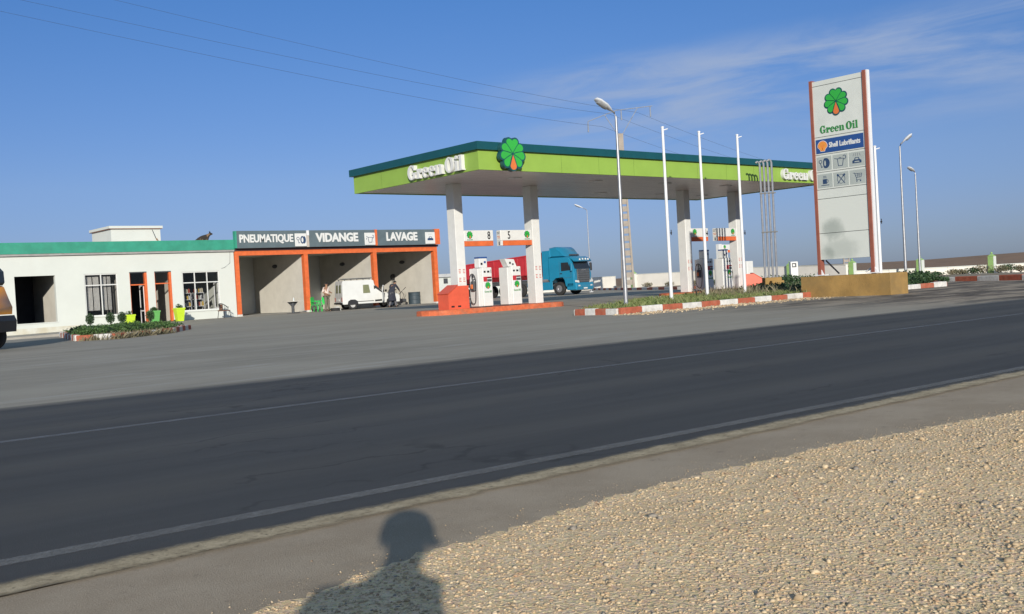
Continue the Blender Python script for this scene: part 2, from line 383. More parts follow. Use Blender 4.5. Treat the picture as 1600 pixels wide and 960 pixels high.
def f_road(t,b):
    g=G(t); y=g.xyz.outputs['Y']
    c=g.mix(g.rmp(g.noise(1.2,8,.65,(.15,2,1)),.35,.7),(.047,.048,.049),(.064,.065,.066))
    # wheel tracks: polished a little lighter, stay with the lane
    for yc in (4.9,6.4,8.4,9.8):
        a=g.m('ABSOLUTE',g.m('SUBTRACT',y,yc)); c=g.mix(g.m('MULTIPLY',g.rmp(a,.05,.5,.45,0),g.rmp(g.noise(.8,5,.6,(.2,1,1)),.3,.7,.4,1)),c,(.105,.100,.090))
    c=g.mix(g.rmp(g.noise(220,3,.7),.45,.8,0,.5),c,(.13,.13,.125))
    c=g.mix(g.rmp(g.noise(14,8,.8),.60,.75,0,.45),c,(.13,.12,.10))
    c=g.mix(g.rmp(g.noise(1.7,6,.6,(.4,1.2,1)),.60,.72,0,.35),c,(.03,.03,.032))
    v=t.nodes.new('ShaderNodeTexVoronoi'); v.feature='DISTANCE_TO_EDGE'; v.inputs['Scale'].default_value=.55; mp=t.nodes.new('ShaderNodeMapping'); mp.inputs['Scale'].default_value=(.45,1.4,1); nd=t.nodes.new('ShaderNodeTexNoise'); nd.inputs['Scale'].default_value=2.5; nd.inputs['Detail'].default_value=6; g.L(g.tc.outputs['Object'],nd.inputs['Vector']); ad=t.nodes.new('ShaderNodeMixRGB'); ad.blend_type='ADD'; ad.inputs[0].default_value=.6; g.L(g.tc.outputs['Object'],ad.inputs[1]); g.L(nd.outputs['Color'],ad.inputs[2]); g.L(ad.outputs[0],mp.inputs[0]); g.L(mp.outputs[0],v.inputs['Vector'])
    c=g.mix(g.m('MULTIPLY',g.rmp(v.outputs['Distance'],.003,.012,.55,0),g.rmp(g.noise(.5,4,.6),.45,.6)),c,(.018,.018,.018))
    e=g.m('ADD',y,g.m('MULTIPLY',g.m('SUBTRACT',g.noise(4,6,.7),.5),.35))
    c=g.mix(g.rmp(e,10.35,10.7,0,.8),c,(.22,.20,.165))
    g.L(c,b.inputs['Base Color']); b.inputs['Roughness'].default_value=.85; b.inputs['Specular IOR Level'].default_value=.3
    g.bump(g.noise(180,4,.7),b,.6,.006)
def f_shoulder(t,b):
    g=G(t)
    c=g.mix(g.rmp(g.noise(2,8,.65),.35,.65),(.31,.25,.18),(.38,.315,.235))
    c=g.mix(g.rmp(g.noise(170,4,.75),.4,.75,0,.8),c,(.54,.46,.36))
    c=g.mix(g.rmp(g.noise(9,8,.75),.58,.72,0,.6),c,(.15,.13,.105))
    c=g.mix(g.rmp(g.noise(3,8,.75),.6,.75,0,.5),c,(.32,.27,.19))
    g.L(c,b.inputs['Base Color']); g.bump(g.noise(150,5,.75),b,.8,.008)
def f_sand(t,b):
    g=G(t); y=g.xyz.outputs['Y']
    c=g.mix(g.rmp(g.noise(8,8,.7),.35,.65),(.40,.33,.22),(.56,.47,.32))
    c=g.mix(g.rmp(g.noise(160,4,.7),.4,.75,0,.5),c,(.12,.105,.08))
    g.L(c,b.inputs['Base Color']); g.bump(g.noise(150,5,.75),b,.8,.008)
    a=g.m('ABSOLUTE',g.m('SUBTRACT',g.m('ADD',y,g.m('MULTIPLY',g.m('SUBTRACT',g.noise(3.2,8,.7),.5),.16)),3.47))
    al=g.m('MULTIPLY',g.rmp(a,.03,.115,1,0),g.rmp(g.noise(40,6,.8),.3,.5,.35,1)); g.L(al,b.inputs['Alpha'])
def f_gravel(t,b):
    g=G(t)
    c=g.mix(g.rmp(g.noise(3,8,.65),.35,.65),(.84,.63,.38),(.90,.71,.46))
    c=g.mix(g.rmp(g.noise(45,6,.75),.42,.66,0,.8),c,(.50,.37,.23))
    cc=g.mix(.55,c,g.vor(95,True),'SOFT_LIGHT')
    c=g.mix(.35,c,cc); g.L(c,b.inputs['Base Color'])
    h=g.m('ADD',g.m('MULTIPLY',g.vor(80),-1.),g.noise(60,6,.8)); g.bump(h,b,.7,.010)
def f_line(lo,hi,yc,hw,col,amt):
    def f(t,b):
        g=G(t); y=g.xyz.outputs['Y']; g.L(g.mix(g.rmp(g.noise(30,6,.7),.35,.65),col,tuple(c*.8 for c in col)),b.inputs['Base Color'])
        a=g.m('ABSOLUTE',g.m('SUBTRACT',g.m('ADD',y,g.m('MULTIPLY',g.m('SUBTRACT',g.noise(25,5,.7),.5),.03)),yc))
        w_=g.rmp(a,hw*.75,hw*1.1,1,0)
        al=g.m('MULTIPLY',w_,g.m('MULTIPLY',g.rmp(g.noise(70,6,.8),.33,.62,amt*.3,amt),g.rmp(g.noise(2.2,5,.7),.25,.6,.55,1))); g.L(al,b.inputs['Alpha'])
    return f
def sheet(name,x0,x1,y0,y1,nx,ny,zf,m,ypow=1,xs=None):
    xs=np.linspace(x0,x1,nx+1) if xs is None else xs; ys=np.linspace(y0,y1,ny+1)
    mb=MB(); vs=[(x,y,zf(x,y)) for y in ys for x in xs]; n=len(xs)
    mb.add(vs,[(j*n+i,j*n+i+1,(j+1)*n+i+1,(j+1)*n+i) for j in range(len(ys)-1) for i in range(n-1)],m)
    return mb.build(name)
MD=node_ground('desert_ground',f_desert)
o=MB()
gx=np.concatenate([[-3000,-400,-60],np.linspace(0,30,16),[60,130,400,3000]]); gy=np.concatenate([[-3000,-200,-10,30],np.linspace(38,58,11),[70,130,400,3000]])
o.add([(x,y,zg(x,y)-.05) for y in gy for x in gx],[(j*len(gx)+i,j*len(gx)+i+1,(j+1)*len(gx)+i+1,(j+1)*len(gx)+i) for j in range(len(gy)-1) for i in range(len(gx)-1)],MD)
struct(o.build('ground'))
fx=np.concatenate([np.linspace(-60,6,6),np.linspace(8,26,19),[40,60,80]]); 
MF=node_ground('forecourt_concrete',f_forecourt)
mb=MB(); ys=np.concatenate([[3.6,10.7,14,20,28,36],np.linspace(38,56,19),[64,82]])
vs=[];rows=[]
for y in ys:
    for x in fx:
        lim=36.5+ (y-10.7)*.72 if y<60 else 72+(y-60)*.8
        xx=x if x<=26 else 26+(lim-26)*((x-26)/54.)
        vs.append((xx,y,zg(xx,y)))
n=len(fx); mb.add(vs,[(j*n+i,j*n+i+1,(j+1)*n+i+1,(j+1)*n+i) for j in range(len(ys)-1) for i in range(n-1)],MF)
struct(mb.build('forecourt'))
def rotroad(o,a=-.064,dy=.16): o.rotation_euler=(0,0,a); o.location=(0,dy,0); return o
mb=MB(); xr_=list(np.linspace(-60,-8,6))+list(np.linspace(-6,14,21))+[20,40,80,200,900]
vs=[p for x in xr_ for p in ((x,min(3.75,max(3.2,3.50+.029*x)),.004),(x,7,.004),(x,10.75,.004))]
mb.add(vs,[(3*i+k,3*i+3+k,3*i+4+k,3*i+1+k) for i in range(len(xr_)-1) for k in (0,1)],node_ground('asphalt',f_road)); struct(rotroad(mb.build('road')))
struct(sheet('shoulder',-30,900,-4,3.58,20,2,lambda x,y:0,node_ground('shoulder_asphalt',f_shoulder)))
struct(rotroad(sheet('sand_strip',-10,40,3.2,3.75,20,1,lambda x,y:.008,node_ground('blown_sand',f_sand)),-.035,.21))
struct(rotroad(sheet('edge_line',-10,60,3.8,4.06,20,1,lambda x,y:.0085,node_ground('edge_line_paint',f_line(0,0,3.93,.055,(.42,.42,.41),.42)))))
struct(rotroad(sheet('centre_line',-10,120,7.65,7.95,20,1,lambda x,y:.0085,node_ground('centre_line_paint',f_line(0,0,7.8,.06,(.36,.38,.42),.42)))))
# gravel verge with a ragged edge
def gedge(x): return float(np.interp(x,[-1,.6,1.0,1.3,2,3.3,4.5,6.2,8,14],[2.3,2.5,2.66,2.76,2.88,2.99,2.90,2.60,2.45,2.2]))+.012*math.sin(x*7.1)+.008*math.sin(x*19)+.012*math.sin(x*41+1)+.010*math.sin(x*67)+.008*math.sin(x*103+2)
def gz(x,y):
    e=gedge(x)-y
    return .001+.022*ss(e/.7)+.003*math.sin(x*5+y*3)*ss(e/.3)
mb=MB(); xs=np.linspace(.2,14,420); ns=36; vs=[]
for x in xs:
    e=gedge(x)
    for k in range(ns+1):
        t=(k/ns)**1.6; y=e-t*(e+2.5); vs.append((x,y,gz(x,y)))
mb.add(vs,[(i*(ns+1)+k,i*(ns+1)+k+1,(i+1)*(ns+1)+k+1,(i+1)*(ns+1)+k) for i in range(len(xs)-1) for k in range(ns)],node_ground('gravel_sand',f_gravel))
struct(mb.build('gravel_verge',smooth=True))
def stones(name,n,sampler,smin,smax,mats,label,power=2.5,zfun=None):
    phi=(1+5**.5)/2
    ico=np.array([(-1,phi,0),(1,phi,0),(-1,-phi,0),(1,-phi,0),(0,-1,phi),(0,1,phi),(0,-1,-phi),(0,1,-phi),(phi,0,-1),(phi,0,1),(-phi,0,-1),(-phi,0,1)])/1.9
    F=np.array([(0,11,5),(0,5,1),(0,1,7),(0,7,10),(0,10,11),(1,5,9),(5,11,4),(11,10,2),(10,7,6),(7,1,8),(3,9,4),(3,4,2),(3,2,6),(3,6,8),(3,8,9),(4,9,5),(2,4,11),(6,2,10),(8,6,7),(9,8,1)])
    P=sampler(n); n=len(P)
    s=smin+(smax-smin)*RNG.random(n)**power
    V=ico[None]*(1+.48*RNG.normal(size=(n,12,1)).clip(-1,1))*(.7+.6*RNG.random((n,1,3)))
    V[:,:,2]*=.65
    a=RNG.random(n)*6.283; c,s_=np.cos(a)[:,None],np.sin(a)[:,None]
    X=V[:,:,0]*c-V[:,:,1]*s_; Y=V[:,:,0]*s_+V[:,:,1]*c
    V=np.stack([X,Y,V[:,:,2]],2)*s[:,None,None]*.5
    zz=np.array([zfun(x,y) for x,y in P])
    V[:,:,0]+=P[:,0:1];V[:,:,1]+=P[:,1:2];V[:,:,2]+=(zz+s*.1)[:,None]
    me=bpy.data.meshes.new(name); FF=(F[None]+12*np.arange(n)[:,None,None]).reshape(-1,3)
    me.vertices.add(n*12); me.vertices.foreach_set('co',V.reshape(-1)); me.loops.add(len(FF)*3); me.loops.foreach_set('vertex_index',FF.reshape(-1).astype(np.int32))
    me.polygons.add(len(FF)); me.polygons.foreach_set('loop_start',np.arange(0,len(FF)*3,3,dtype=np.int32)); me.polygons.foreach_set('loop_total',np.full(len(FF),3,dtype=np.int32))
    for m in mats: me.materials.append(m)
    mi=np.repeat(RNG.choice(len(mats),n,p=STP[:len(mats)]/STP[:len(mats)].sum()),20).astype(np.int32)
    me.polygons.foreach_set('material_index',mi); me.update(); me.validate()
    o=bpy.data.objects.new(name,me); COL.objects.link(o); tag(o,label,'gravel',kind='stuff'); return o
STP=np.array([.46,.27,.14,.08,.05])
STM=[mat('stone_tan',(.48,.36,.22),.9,.15,30),mat('stone_pale',(.55,.44,.29),.9,.1,30),mat('stone_brown',(.37,.28,.175),.9,.15,30),mat('stone_grey',(.27,.24,.20),.9,.15,30),mat('stone_rust',(.36,.24,.15),.9,.15,30)]
def smp(n):
    x=.9+6.6*RNG.random(n); e=np.array([gedge(v) for v in x]); y=e-.02-(2.9*RNG.random(n)); k=(y>.35*x-1.1)|(RNG.random(n)<.0)
    return np.stack([x,y],1)[k]
stones('gravel_stones',100000,smp,.0028,.014,STM,'loose tan gravel stones covering the near right roadside',2.8,gz)
stones('gravel_stones',620,smp,.014,.032,STM,'larger pale pebbles lying on the near right gravel',2.5,gz)
def smp2(n):
    x=.9+10*RNG.random(n); e=np.array([gedge(v) for v in x]); y=e+np.abs(RNG.normal(size=n))*.10-.03; return np.stack([x,y],1)
stones('loose_grit',2200,smp2,.002,.007,STM,'loose grit strewn on the shoulder beside the gravel',2.5,lambda x,y:.003)
def smp3(n):
    x=19+9*RNG.random(n); y=18.15-np.abs(RNG.normal(size=n))*.55; return np.stack([x,y],1)
stones('rubble_stones',1700,smp3,.02,.08,STM,'straw coloured rubble strewn in front of the striped kerb',3,lambda x,y:.0)
# hills on the horizon
mb=MB(); vs=[];nh=160
prof=lambda a:4.2+1.4*math.sin(a*5+1)+1.4*math.sin(a*13)+.6*math.sin(a*31+2)+3.6*ss((.55-a)/.35)
for i in range(nh+1):
    a=R_(-25)+R_(110)*i/nh; 
    for d,k in ((620,0),(760,.45),(900,.85),(1050,1),(1300,.6)):
        vs.append((d*math.cos(a),d*math.sin(a),-.2+prof(a)*k))
mb.add(vs,[(i*5+k,i*5+k+1,(i+1)*5+k+1,(i+1)*5+k) for i in range(nh) for k in range(4)],MD)
struct(mb.build('hills',smooth=True))
# ================================================================ STATION BUILDING (white shop)
YB=56.22
def wall_with_holes(mb,x0,x1,z0,z1,y0,y1,holes,m):
    """wall in the XZ plane with rectangular holes [(xa,xb,za,zb)]"""
    xs=sorted({x0,x1,*[h[0] for h in holes],*[h[1] for h in holes]})
    for a,b in zip(xs[:-1],xs[1:]):
        hs=sorted([(h[2],h[3]) for h in holes if h[0]<=a+1e-6 and h[1]>=b-1e-6]); z=z0
        for za,zb in hs:
            if za>z: mb.box((a,y0,z),(b,y1,za),m)
            z=zb
        if z<z1: mb.box((a,y0,z),(b,y1,z1),m)
shop=thing('shop_building','long white single storey shop with green parapet left of the grey service bays','building',(0,YB,0))
OPEN=(14.78,16.78,.38,2.83);W2=(18.27,20.03,.54,2.83);D1=(20.70,21.67,-.25,2.87);D2=(22.10,23.07,-.15,2.86);W3=(23.70,25.95,.52,2.77)
mb=MB(); wall_with_holes(mb,6,26.93,-.8,3.86,0,.25,[OPEN,W2,D1,D2,W3],WHITE)
mb.box((6,6.2,-.8),(26.9,6.45,3.9),WHITE); mb.box((6,.25,-.8),(6.25,6.2,3.9),WHITE); mb.box((26.65,.25,-.8),(26.9,6.2,3.86),WHITE)
mb.build('wall',shop)
STB=mat('stained_plinth_paint',(.50,.47,.36),.85,.1,1.2,.2,30,rgb2=(.58,.59,.54),dirt=.6,dirtcol=(.36,.30,.18))
mb=MB(); mb.box((6,-.012,-.8),(18.2,-.001,.12),STB); mb.build('stained_wall_base',shop)
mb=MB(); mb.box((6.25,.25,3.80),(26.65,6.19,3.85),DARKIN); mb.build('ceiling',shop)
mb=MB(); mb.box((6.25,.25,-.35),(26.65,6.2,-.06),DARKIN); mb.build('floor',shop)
mb=MB()
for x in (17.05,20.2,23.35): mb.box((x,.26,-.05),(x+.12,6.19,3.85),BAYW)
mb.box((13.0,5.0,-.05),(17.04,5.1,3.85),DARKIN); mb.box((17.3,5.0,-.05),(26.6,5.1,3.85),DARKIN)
mb.build('partition',shop)
mb=MB(); mb.box((5.9,0.02,3.862),(26.9,6.5,4.3),mat('roof_screed',(.3,.3,.29),.9)); mb.build('roof',shop)
mb=MB(); mb.box((5.85,-.16,3.98),(26.95,.018,4.57),GREEN); mb.box((5.85,.02,4.302),(26.95,.16,4.565),GREEN); mb.build('parapet',shop)
mb=MB(); mb.box((5.85,-.13,3.87),(26.94,-.002,3.978),mat('grey_cornice',(.3,.29,.28),.8)); mb.build('cornice',shop)
def window(nm,x0,x1,z0,z1,cols,zbar,parent,fm=WGLOSS,opened=None):
    mb=MB(); t=.055; y0,y1=.03,.10
    mb.box((x0,y0,z0),(x1,y1,z0+t),fm); mb.box((x0,y0,z1-t),(x1,y1,z1),fm)
    for i in range(cols+1):
        x=x0+(x1-x0)*i/cols; w_=t if 0<i<cols else t
        xa=min(max(x-w_/2,x0),x1-w_) ; mb.box((xa,y0+.003,z0+t),(xa+w_,y1-.003,z1-t),fm)
    for i in range(cols):
        xa=x0+(x1-x0)*i/cols+t*.9; xb=x0+(x1-x0)*(i+1)/cols-t*.9; mb.box((xa-.01,y0+.006,zbar-t/2),(xb+.01,y1-.006,zbar+t/2),fm)
    f=mb.build('window_frame',parent)
    for i in range(cols):
        for (za,zb) in ((z0+t,zbar-t/2),(zbar+t/2,z1-t)):
            if opened is not None and i==opened and za<zbar-.5: continue
            xa=x0+(x1-x0)*i/cols+t*.5; xb=x0+(x1-x0)*(i+1)/cols-t*.5
            g=MB(); g.box((xa,.06,za),(xb,.066,zb),GLASS); g.build('pane',f)
    mb=MB(); mb.box((x0-.06,-.05,z0-.06),(x1+.06,.05,z0-.003),WHITE); mb.build('sill',parent)
    return f
window('w',*W2,2,2.22,shop); window('w',*W3,3,2.14,shop,opened=2)
mb=MB(); mb.box((OPEN[0]-.04,-.03,OPEN[2]-.05),(OPEN[1]+.04,.1,OPEN[2]-.003),WHITE); mb.build('sill',shop)
# open casement leaf of right window
mb=MB(); xl=W3[1]-.07
mb.box((xl,.12,.6),(xl+.04,.70,.66),WMET);mb.box((xl,.12,2.05),(xl+.04,.70,2.1),WMET);mb.box((xl,.12,.66),(xl+.04,.17,2.05),WMET);mb.box((xl,.65,.66),(xl+.04,.70,2.05),WMET); mb.box((xl+.015,.17,.66),(xl+.02,.65,2.05),GLASS)
mb.build('casement',shop)
# curtains
for (xa,xb) in ((18.42,18.74),(18.80,19.10),(19.22,19.50),(19.56,19.74)):
    mb=MB(); n=14; pts=[(xa+(xb-xa)*i/n,.32+.035*math.sin(i*2.1)) for i in range(n+1)]; vs=[(x,y,z) for z in (.85,2.7) for x,y in pts]
    mb.add(vs,[(i,i+1,n+2+i,n+1+i) for i in range(n)],CURT); mb.build('curtain',shop)
# doors
def door(x0,x1,z0,z1,leaf):
    mb=MB(); t=.06; zb=z0+(z1-z0)*.76
    mb.box((x0,.02,z0),(x0+t*.5,.2,z1),ORANGE); mb.box((x1-t*2.2,.01,z0),(x1-.003,.22,z1-t),ORANGE); mb.box((x0,.02,z1-t),(x1-.003,.2,z1-.003),DKGREY)
    mb.box((x0+t*.5,.03,zb),(x1-t*2.2,.14,zb+t),ORANGE)
    f=mb.build('door_frame',shop)
    g=MB(); g.box((x0+t*.5,.08,zb+t),(x1-t*2.2,.086,z1-t),GLASS); g.build('transom_pane',f)
    if leaf:
        g=MB(); xr=x1-.16; m=WMET
        for (a,b,c,d) in ((.22,.27,z0,zb),(.80,.85,z0,zb)): g.box((xr,a,c),(xr+.04,b,d),m)
        for z in (z0,z0+.9,zb-.07): g.box((xr,.27,z),(xr+.04,.80,z+.07),m)
        g.box((xr+.015,.27,z0+.07),(xr+.02,.80,zb-.07),GLASS)
        d=g.build('door_leaf',shop); k=MB(); k.box((xr-.05,.74,z0+1.0),(xr,.77,z0+1.12),BLACK); k.build('handle',d)
door(*D1,True); door(*D2,False)
# rooftop stair head
sh=thing('rooftop_room','small white box room with flat slab standing on the green edged roof','rooftop room',(20.25,YB+3,4.3))
mb=MB(); mb.box((.75-.1,0,0),(3.55,3.2,1.18),WHITE); mb.build('wall',sh)
mb=MB(); mb.box((.55,-.1,1.182),(3.65,3.3,1.215),mat('slab_edge_brown',(.25,.13,.09),.8)); mb.box((.53,-.12,1.217),(3.67,3.32,1.36),WHITE); mb.build('roof_slab',sh)
mb=MB(); mb.tube([(3.28,-.16,0),(3.3,-.16,.45),(3.24,-.15,.62)],.035,mat('rust_brown',(.3,.2,.12),.8)); mb.tube([(3.24,-.15,.5),(3.0,-.14,1.15)],.012,BLACK,5); mb.build('vent_pipe',sh)
# dog on the roof
dg_=thing('dog','black and tan dog lying on the flat roof edge looking right','dog',(24.95,YB+.55,4.3))
J=[(.0,0,.38),(.28,0,.44),(.55,0,.46),(.72,0,.58),(.86,0,.68),(1.0,0,.66),(.62,.1,.3),(.62,.12,.08),(.85,.12,.03),(.62,-.1,.3),(.62,-.12,.08),(.85,-.12,.03),(.0,.14,.25),(.2,.17,.08),(.0,-.14,.25),(.2,-.17,.08),(-.12,.0,.2),(-.3,.05,.06)]
E_=[(0,1),(1,2),(2,3),(3,4),(4,5),(2,6),(6,7),(7,8),(2,9),(9,10),(10,11),(0,12),(12,13),(0,14),(14,15),(0,16),(16,17)]
Rr=[.17,.16,.16,.10,.09,.045,.06,.04,.035,.06,.04,.035,.10,.05,.10,.05,.05,.025]
FUR=mat('dog_fur',(.03,.025,.02),.9,.2,3,rgb2=(.22,.14,.08),thr=(.48,.56)); skin('body',J,E_,Rr,FUR,dg_)
mb=MB()
for s in (-1,1): mb.add([(.82,.035*s-.03,.73),(.82,.035*s+.03,.73),(.88,.04*s,.74),(.81,.05*s,.86)],[(0,1,2),(0,1,3),(1,2,3),(2,0,3)],HAIR)
mb.build('ear',dg_)
# ================================================================ SERVICE BAYS
bay=thing('service_bay_building','grey and orange three bay workshop with white sign lettering','building',(0,YB,0))
BX=[27.14,31.73,36.83,41.79]; BD=7.0
mb=MB()
for i,x in enumerate(BX):
    if i==0: a,b=x-.16,x+.0
    elif i==3: a,b=x-.1,x+.12
    else: a,b=x-.08,x+.08
    mb.box((a,.3,0),(b,BD,3.9),BAYW)
mb.box((BX[0]-.16,BD,0),(BX[3]+.12,BD+.2,3.9),BAYBACK); mb.build('wall',bay)
mb=MB(); mb.box((BX[0]-.16,.01,3.902),(BX[3]+.12,BD+.2,4.3),mat('bay_slab',(.3,.3,.28),.9)); mb.box((BX[0]+.0,.31,3.78),(BX[3]-.1,BD-.002,3.898),BAYW); mb.build('roof',bay)
mb=MB(); mb.box((BX[0],.0,.005),(BX[3],BD-.01,.03),mat('bay_floor',(.24,.235,.21),.8,.2,1.2)); mb.build('floor',bay)
for i,x in enumerate(BX):
    a,b=(x-.17,x+.1) if i==0 else ((x-.16,x+.14) if i==3 else (x-.14,x+.14))
    mb=MB(); mb.box((a,-.03,.12),(b,.30,3.62),ORANGE); mb.box((a-.02,-.05,0),(b+.02,.32,.118),WHK); mb.build('post',bay)
mb=MB(); mb.box((BX[0]-.17,-.03,3.622),(BX[3]+.14,.30,3.90),ORANGE); mb.build('lintel',bay)
mb=MB(); mb.box((BX[0]-.19,-.10,3.905),(BX[3]+.2,-.0,4.03),mat('maroon_trim',(.07,.035,.04),.7)); mb.build('trim',bay)  # narrow dark maroon strip between the lintel and the sign panels
for i,(txt,xa,xb) in enumerate((('PNEUMATIQUE',27.0,31.62),('VIDANGE',31.80,36.66),('LAVAGE',36.84,41.5))):
    mb=MB(); mb.box((xa,-.42,4.04),(xb,-.12,5.07),GREYSIGN); 
    if i==0: mb.box((xa-.1,-.415,4.05),(xa-.003,-.12,5.065),GREEN)
    s=mb.build('sign_panel',bay)
    wd=(xb-xa); ts=.74 if i else .64
    t_=text(txt,ts,WGLOSS,'lettering',s,(xa+(wd-.95)/2+.08,-.43,4.58),FACE_Y,.03,.022 if i==0 else .032,sx=1.0)
    wcur=t_.dimensions.x if t_.dimensions.x>0 else 3
    xsn=[v.co.x for v in t_.data.vertices]; cw=max(xsn)-min(xsn); tw=(3.55,3.1,2.5)[i]
    for v in t_.data.vertices: v.co.x*=tw/cw
    ic=MB(); ic.box((-.4,-.4,0),(.4,.4,.06),WGLOSS,.02)
    if i==0:
        ringpoly(ic,.1,0,(.14,.24),(.07,.15),ICON,z0=.06,z1=.07); poly(ic,arc(.2,0,.14,.24,-90,90,10),ICON,.06,.068); stroke(ic,arc(-.2,.08,.09,.09,0,360,14),.03,ICON,.06,.07); stroke(ic,[(-.2,-.02),(-.16,-.2),(-.08,-.15)],.03,ICON,.06,.07)
    elif i==1:
        stroke(ic,[(-.16,.1),(-.1,-.22),(.12,-.22),(.18,.1)],.03,ICON,.06,.07,True); stroke(ic,[(-.16,.1),(-.28,.17)],.03,ICON,.06,.07); stroke(ic,arc(.22,.14,.07,.09,-120,120,10),.03,ICON,.06,.07); stroke(ic,[(-.28,.06),(-.28,-.04)],.03,ICON,.06,.07)
    else:
        poly(ic,[(-.24,-.16),(-.24,-.04),(-.14,0),(-.09,.1),(.09,.1),(.14,0),(.24,-.04),(.24,-.16)],ICON,.06,.07); poly(ic,[(-.09,0),(-.06,.07),(.06,.07),(.09,0)],WGLOSS,.07,.074)
        for k in (-.15,-.05,.05,.15): stroke(ic,[(k*.8,.3),(k*1.1,.18)],.02,ICBG,.06,.07)
    p=ic.build('icon_panel',s,loc=(xb-.42,-.43,4.48),rot=FACE_Y)
mb=MB(); mb.box((36.665,-.44,4.045),(36.835,-.13,5.09),ORANGE); mb.build('divider',bay); mb=MB(); mb.box((41.505,-.44,4.045),(41.93,-.13,5.10),ORANGE); mb.build('divider',bay); mb=MB(); mb.box((31.625,-.44,4.045),(31.795,-.13,5.0),mat('divider_pale',(.45,.4,.35),.7)); mb.build('divider',bay); mb=MB(); mb.box((41.93,-.13,4.2),(41.96,6,5.0),GREYSIGN); mb.build('side_fascia',bay)
mb=MB(); mb.box((31.63,-.47,4.75),(31.80,-.44,5.06),WMET); mb.build('floodlight',bay)
for i,x in enumerate(BX[1:]):
    mb=MB(); xx=x-.17 if i<2 else x-.18
    mb.lathe([(.0,0),(.12,0),(.13,-.03),(.11,-.09),(0,-.11)],DKGREY,(0,0,0),12,'x'); 
    o=mb.build('wall_lamp',bay,loc=(xx+.085,3.9,3.05)); o.scale=(1,2.4,1)
# small cable on white wall
mb=MB(); mb.tube([(26.7,-.02,3.85),(26.65,-.03,3.2),(26.3,-.03,2.95),(26.1,-.02,2.9)],.008,DKGREY,5); mb.build('cable',shop)
# --- raised pavement under the open window, planting beds
mb=MB(); mb.prism([(9.0,-.9),(18.2,-.9),(18.2,-.14),(9.0,-.24)],51.8,YB-.005,mat('pavement_concrete',(.33,.31,.27),.9,.12,2,.3,20)); struct(mb.build('pavement'))
# ---------------------------------------------------------------- kerbs
def kerb(name,pts,label,seg=.9,w_=.16,h_=.17,start=0,mats=(REDK,WHK),closed=False,z=None):
    mb=MB(); P=[Vector((p[0],p[1])) for p in pts]
    if closed:P.append(P[0])
    k=start
    for a,b in zip(P[:-1],P[1:]):
        d=b-a; n=max(1,round(d.length/seg)); nn=Vector((-d.y,d.x)).normalized()*w_/2
        for i in range(n):
            p=a+d*(i/n)+d.normalized()*.008; q=a+d*((i+1)/n)-d.normalized()*.008
            z0=zg(p.x,p.y)-.05; hj=h_+random.uniform(-.012,.012); jn=nn*random.uniform(.95,1.05)
            r=[]
            for zz,kf in ((z0,1),(z0+.05+hj-.025,1),(z0+.05+hj,.78)):
                r.append([(p.x-jn.x*kf,p.y-jn.y*kf,zz),(q.x-jn.x*kf,q.y-jn.y*kf,zz),(q.x+jn.x*kf,q.y+jn.y*kf,zz),(p.x+jn.x*kf,p.y+jn.y*kf,zz)])
            mb.loft(r,mats[k%2]); k+=1
    o=mb.build(name); struct(o,label); return o
def inside(p,poly_):
    x,y=p;c=False;n=len(poly_)
    for i in range(n):
        (x1,y1),(x2,y2)=poly_[i],poly_[(i+1)%n]
        if (y1>y)!=(y2>y) and x<(x2-x1)*(y-y1)/(y2-y1)+x1:c=not c
    return c
def bedpoly(name,pts,z,m=SOIL):
    mb=MB(); mb.prism(pts,-.3,z,m,'z'); return struct(mb.build(name))
BED1=[(9.9,31.4),(10.6,30.5),(13.2,32.5),(15.1,35.5),(13.6,37.4),(11.5,38.2)]
bedpoly('flower_bed_soil',BED1,.12); kerb('kerb',BED1,'red and white kerb round the flower bed before the white shop',.62,closed=True)
BED2=[(19.5,19.9),(19.45,18.3),(28.7,18.3),(36.0,17.6),(38.5,19.5),(49.5,27.5),(46,30.5),(36,27.2),(28,25.4)]
bedpoly('verge_soil',BED2,.11); kerb('kerb',BED2[:2],'short red and white kerb at the left tip of the planted strip',.42,start=0); kerb('kerb',BED2[1:4]+BED2[4:6],'red and white kerb along the road side of the planted strip',.86,start=0)
kerb('kerb',[BED2[0]]+BED2[:5:-1],'kerb on the pump side of the planted strip',1.15,start=1)
RK=[tuple((C0+ray(u,437)*D_)[:2]) for u,D_ in ((1760,36),(1680,38.5),(1600,41),(1530,43.5),(1462,46))]
kerb('kerb',RK+[(52,34),(54.5,45.5),(63,58),(73,71.5),(92,96)],'red and white kerb along the boundary wall',1.6,.2,.2)
BED3=[(x+.3,y+.1) for x,y in RK]+[(52.4,34),(54.9,45.3),(63.3,57.8),(73.3,71.2),(92.5,95.7),(107,104),(86,71),(75.3,55),(74.6,50),(69.3,41),(68.6,37.6),(60,26),(50,10)]
bedpoly('boundary_bed_soil',BED3,.06,mat('dry_soil',(.30,.235,.16),.95,.25,2,.5,20,rgb2=(.2,.17,.11)))
